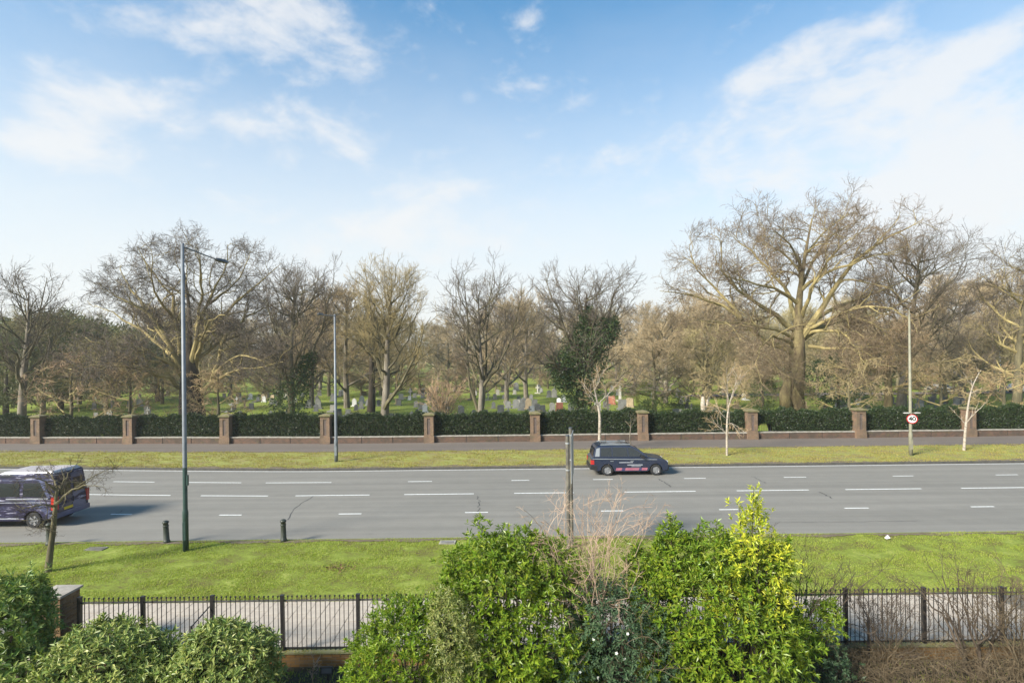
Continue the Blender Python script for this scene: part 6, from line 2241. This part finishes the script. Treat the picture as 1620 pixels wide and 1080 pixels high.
small_tree('birch_tree', 'leaning cream-barked birch with one long side branch',
           [np.array(b), A(1526, 695, Y), A(1528, 670, Y), A(1531, 645, Y), A(1535, 620, Y), A(1541, 602, Y), A(1552, 585, Y)], [0.10, 0.09, 0.08, 0.07, 0.055, 0.035, 0.012],
           [([A(1529, 668, Y), A(1540, 655, Y - .4), A(1552, 645, Y - .7), A(1564, 633, Y - 1)], 0.05, 0.015), ([A(1528, 672, Y), A(1520, 662, Y), A(1512, 654, Y), A(1504, 645, Y)], 0.03, 0.01), ([A(1536, 608, Y), A(1533, 604, Y), A(1530, 602, Y)], 0.02, 0.01)], blv[1:], 94, 'bark_birch', 'twig_brown')
Y = 44.5
small_tree('sapling', 'thin dark sapling in front of the hedge near the taxi roof',
           [np.array((px_x(997, Y), Y, 0.094)), A(996, 690, Y), A(998, 675, Y), A(998, 660, Y)], [0.05, 0.045, 0.035, 0.012],
           [([A(997, 680, Y), A(1003, 665, Y), A(1006, 655, Y)], 0.02, 0.01)], blv[1:], 95, 'bark_grey', 'twig_brown')

# ------------------------------------------------------------------ evergreen shrubs below the window
shrub('rhododendron', 'big dark glossy shrub crowding the gate pier', 'shrub', 12.3,
      [(12, 985, 60, 70), (38, 955, 32, 42, 0.1), (12, 1070, 76, 70, -0.2), (40, 1020, 32, 55, 0.2)], 'leaf_rhodo', 38, 8, 0.195, 0.36, 101, spread=1.15, up=0.7, n_leaf=300)
shrub('mound_shrub', 'wide rounded shrub with pale-edged leaves hiding the foot of the railing', 'shrub', 12.1,
      [(175, 1062, 100, 74), (110, 1085, 52, 70, -0.2), (232, 1050, 48, 52, 0.1), (160, 1025, 60, 40, 0.1)], 'leaf_mound', 46, 8, 0.17, 0.36, 102, spread=1.2, up=0.75, ext=0.025, n_leaf=300)
shrub('mound_shrub', 'smaller rounded pale-leaved shrub in front of the railing back-stay', 'shrub', 12.1,
      [(355, 1058, 82, 70), (345, 1020, 45, 36, 0.1), (395, 1040, 42, 45, 0.1), (310, 1070, 40, 50)], 'leaf_mound', 46, 8, 0.17, 0.36, 103, spread=1.2, up=0.75, ext=0.025, n_leaf=300)
shrub('laurel', 'bright green bushy laurel beside the floodlight', 'shrub', 12.0,
      [(640, 1040, 75, 80), (600, 1060, 50, 70), (680, 1010, 45, 55), (632, 975, 40, 30, 0.1), (668, 965, 30, 24, 0.1)], 'leaf_laurel', 50, 9, 0.13, 0.34, 104, spread=0.9, up=0.9, n_leaf=300,
      spires=[(640, 985, 650, 945, 12, 0), (600, 1010, 590, 975, 8, 0), (675, 980, 685, 950, 8, 0)])
shrub('variegated_shrub', 'cream-variegated shrub wedged between the two green laurels', 'shrub', 11.6,
      [(718, 1010, 34, 62), (735, 1050, 34, 50), (705, 970, 26, 36)], 'leaf_varieg', 75, 8, 0.115, 0.3, 105, spread=1.2, up=0.2, n_leaf=200)
shrub('laurel', 'tall ragged green laurel left of the straw-coloured bare shrub', 'shrub', 12.2,
      [(800, 935, 85, 62), (850, 1000, 90, 85), (790, 1050, 80, 70, -0.2), (770, 880, 42, 34, 0.1), (730, 915, 32, 40, 0.1), (870, 900, 48, 42, 0.2), (880, 1060, 70, 60, -0.1), (820, 870, 40, 28, 0.2)], 'leaf_laurel', 40, 8, 0.16, 0.36, 106, spread=0.95, up=0.75, n_leaf=300,
      spires=[(785, 890, 752, 816, 26, 0.1), (800, 880, 797, 838, 12, 0.2), (845, 880, 836, 832, 10, 0.2), (725, 910, 707, 870, 12, 0), (880, 880, 890, 850, 8, 0.2), (740, 940, 700, 915, 12, 0)])
shrub('viburnum', 'dark small-leaved evergreen shrub dotted with tiny white flowers', 'shrub', 12.0,
      [(965, 1000, 70, 62), (1000, 1050, 75, 60, -0.2), (920, 1050, 55, 60), (945, 955, 46, 36, 0.2), (1035, 1000, 50, 60, 0.2), (990, 955, 40, 36, 0.3)], 'leaf_viburnum', 60, 7, 0.10, 0.42, 107, spread=1.1, up=0.4, n_leaf=200, flowers=12)
shrub('laurel', 'large yellow-green laurel with a tall golden leading shoot', 'shrub', 12.2,
      [(1120, 960, 90, 75), (1160, 1030, 110, 75, -0.2), (1070, 905, 45, 55, 0.2), (1180, 900, 48, 48, 0.1), (1090, 1050, 80, 60, -0.2), (1215, 905, 30, 36, 0.1), (1130, 885, 45, 42, 0.2), (1062, 860, 24, 30, 0.2), (1232, 1010, 45, 55), (1025, 930, 34, 44, 0.3), (1050, 970, 46, 50, 0.1), (1010, 890, 20, 26, 0.3)], 'leaf_laurel', 40, 8, 0.16, 0.36, 108, spread=0.95, up=0.75, n_leaf=300,
      spires=[(1062, 870, 1061, 818, 22, 0.2), (1095, 880, 1108, 826, 16, 0.2), (1130, 870, 1134, 826, 10, 0.1), (1230, 890, 1248, 850, 12, 0)])
shrub('golden_laurel', 'golden-leaved laurel top standing out above the green laurel', 'shrub', 12.0,
      [(1186, 848, 24, 32), (1228, 893, 24, 36), (1208, 950, 46, 24), (1150, 948, 38, 20), (1158, 888, 24, 24)], 'leaf_yellow', 42, 8, 0.14, 0.34, 109, spread=0.85, up=0.9, n_leaf=300, core=False, base_px=1180,
      spires=[(1190, 850, 1192, 772, 42, 0), (1172, 850, 1170, 800, 14, 0), (1215, 870, 1222, 842, 10, 0), (1235, 890, 1245, 862, 10, 0), (1200, 860, 1200, 800, 22, 0)])
shrub('laurel', 'low spreading green laurel against the railing by the thin bare stems', 'shrub', 12.6,
      [(1285, 985, 40, 30), (1250, 1010, 45, 36), (1310, 965, 18, 20)], 'leaf_laurel', 52, 8, 0.125, 0.34, 110, spread=1.0, up=0.4, n_leaf=250)
shrub('viburnum', 'shaded dark shrub at the foot of the low spreading laurel', 'shrub', 12.5,
      [(1280, 1060, 60, 45), (1230, 1075, 60, 35)], 'leaf_viburnum', 55, 7, 0.10, 0.4, 111, spread=1.1, up=0.2, n_leaf=150)

# ------------------------------------------------------------------ leafless shrubs below the window
G0 = -0.15
slv = [dict(m=5, L=1.1, K=6, angle=0.45, gnarl=0.13, trop=(0, 0, 0.02), t0=0.3, rr=0.6, rmin=0.006),
       dict(m=4, L=0.55, K=5, angle=0.6, gnarl=0.22, trop=(0, 0, 0.0), t0=0.2, rr=0.7, rmin=0.0038),
       dict(m=3, L=0.25, K=3, angle=0.6, gnarl=0.22, trop=(0, 0, 0.0), t0=0.2, rr=0.8, rmin=0.0035)]
stem_bush('bare_shrub', 'tall straw-coloured leafless shrub fanning up in front of the road', Vector((px_x(925, 12.6), 12.6, G0)), 36, 4.5, 1.45, 121, 'twig_straw', 'twig_straw', 0.020, slv)
stem_bush('bare_shrub', 'arching tangle of bare pale stems over the dark flowering shrub', Vector((px_x(1000, 11.8), 11.8, G0)), 12, 2.9, 1.3, 122, 'twig_bramble', 'twig_bramble', 0.014,
          [dict(m=5, L=1.1, K=7, angle=0.8, gnarl=0.2, trop=(0, 0, -0.12), t0=0.35, rr=0.7, rmin=0.005), dict(m=3, L=0.4, K=4, angle=0.8, gnarl=0.3, trop=(0, 0, -0.05), t0=0.2, rr=0.75, rmin=0.0035)])
stem_bush('bare_shrub', 'dark-stemmed leafless shrub right behind the golden laurel', Vector((px_x(1240, 13.0), 13.0, G0)), 9, 3.1, 1.3, 123, 'twig_dark', 'twig_dark', 0.03, slv, lean=(0.9, 0))
stem_bush('bare_shrub', 'thin grey bare stems rising before the railing right of the laurels', Vector((px_x(1395, 13.2), 13.2, G0)), 16, 2.0, 1.0, 124, 'twig_bramble', 'twig_dark', 0.014)
stem_bush('bare_shrub', 'small twiggy bare tree leaning over the right part of the railing', Vector((px_x(1540, 13.1), 13.1, G0)), 7, 2.5, 1.1, 125, 'twig_dark', 'twig_dark', 0.04, slv, lean=(-0.3, 0))
stem_bush('bare_shrub', 'dense grey twiggy shrub at the right end of the railing', Vector((px_x(1610, 12.6), 12.6, G0)), 18, 2.5, 1.4, 126, 'twig_bramble', 'twig_bramble', 0.018)
for k, (px, Y, h, s, sd, lab) in enumerate(((1380, 13.0, 0.9, 0.9, 131, 'low brown bramble heap by the thin grey stems'), (1470, 12.9, 0.95, 1.0, 132, 'low brown bramble heap under the railing post'),
                                           (1560, 12.8, 1.0, 1.0, 133, 'low brown bramble heap below the leaning bare tree'), (1330, 12.9, 0.6, 0.8, 134, 'thin trailing bramble at the dark shrub'),
                                           (1625, 12.7, 0.9, 0.9, 135, 'thick bramble heap at the right edge of the bed'), (1430, 12.6, 0.45, 0.9, 136, 'sprawling bramble in front of the garden wall'),
                                           (1530, 12.6, 0.45, 0.9, 137, 'straw-brown bramble mat in the garden bed'))):
    stem_bush('bramble', lab, Vector((px_x(px, Y), Y, G0)), 15, h, s, sd, 'twig_bramble', 'twig_bramble', 0.009,
              [dict(m=6, L=0.7, K=7, angle=0.8, gnarl=0.28, trop=(0, 0, -0.16), t0=0.2, rr=0.7, rmin=0.0045), dict(m=4, L=0.35, K=5, angle=0.8, gnarl=0.3, trop=(0, 0, -0.1), t0=0.2, rr=0.75, rmin=0.0035),
               dict(m=1, L=0.18, K=3, angle=0.8, gnarl=0.3, trop=(0, 0, 0), t0=0.2, rr=0.8, rmin=0.003)], cat='bramble')
stem_bush('bare_shrub', 'single thin pale sapling in front of the garden wall', Vector((px_x(487, 13.0), 13.0, G0)), 1, 0.85, 0.12, 127, 'twig_straw', 'twig_straw', 0.009)

# ------------------------------------------------------------------ the winter air
hz = Geo().box(-420, 420, -30, 420, -1.3, 40).build('haze', [])
hz['kind'] = 'stuff'
hm_ = bpy.data.materials.new('winter_haze')
hm_.use_nodes = True
ht = hm_.node_tree
ht.nodes.clear()
ho = ht.nodes.new('ShaderNodeOutputMaterial')
hv = ht.nodes.new('ShaderNodeVolumePrincipled')
hv.inputs['Color'].default_value = (0.95, 0.95, 0.94, 1)
hv.inputs['Density'].default_value = 0.0004
hv.inputs['Anisotropy'].default_value = 0.3
ht.links.new(hv.outputs[0], ho.inputs['Volume'])
hz.data.materials.append(hm_)
scene.cycles.volume_bounces = 1
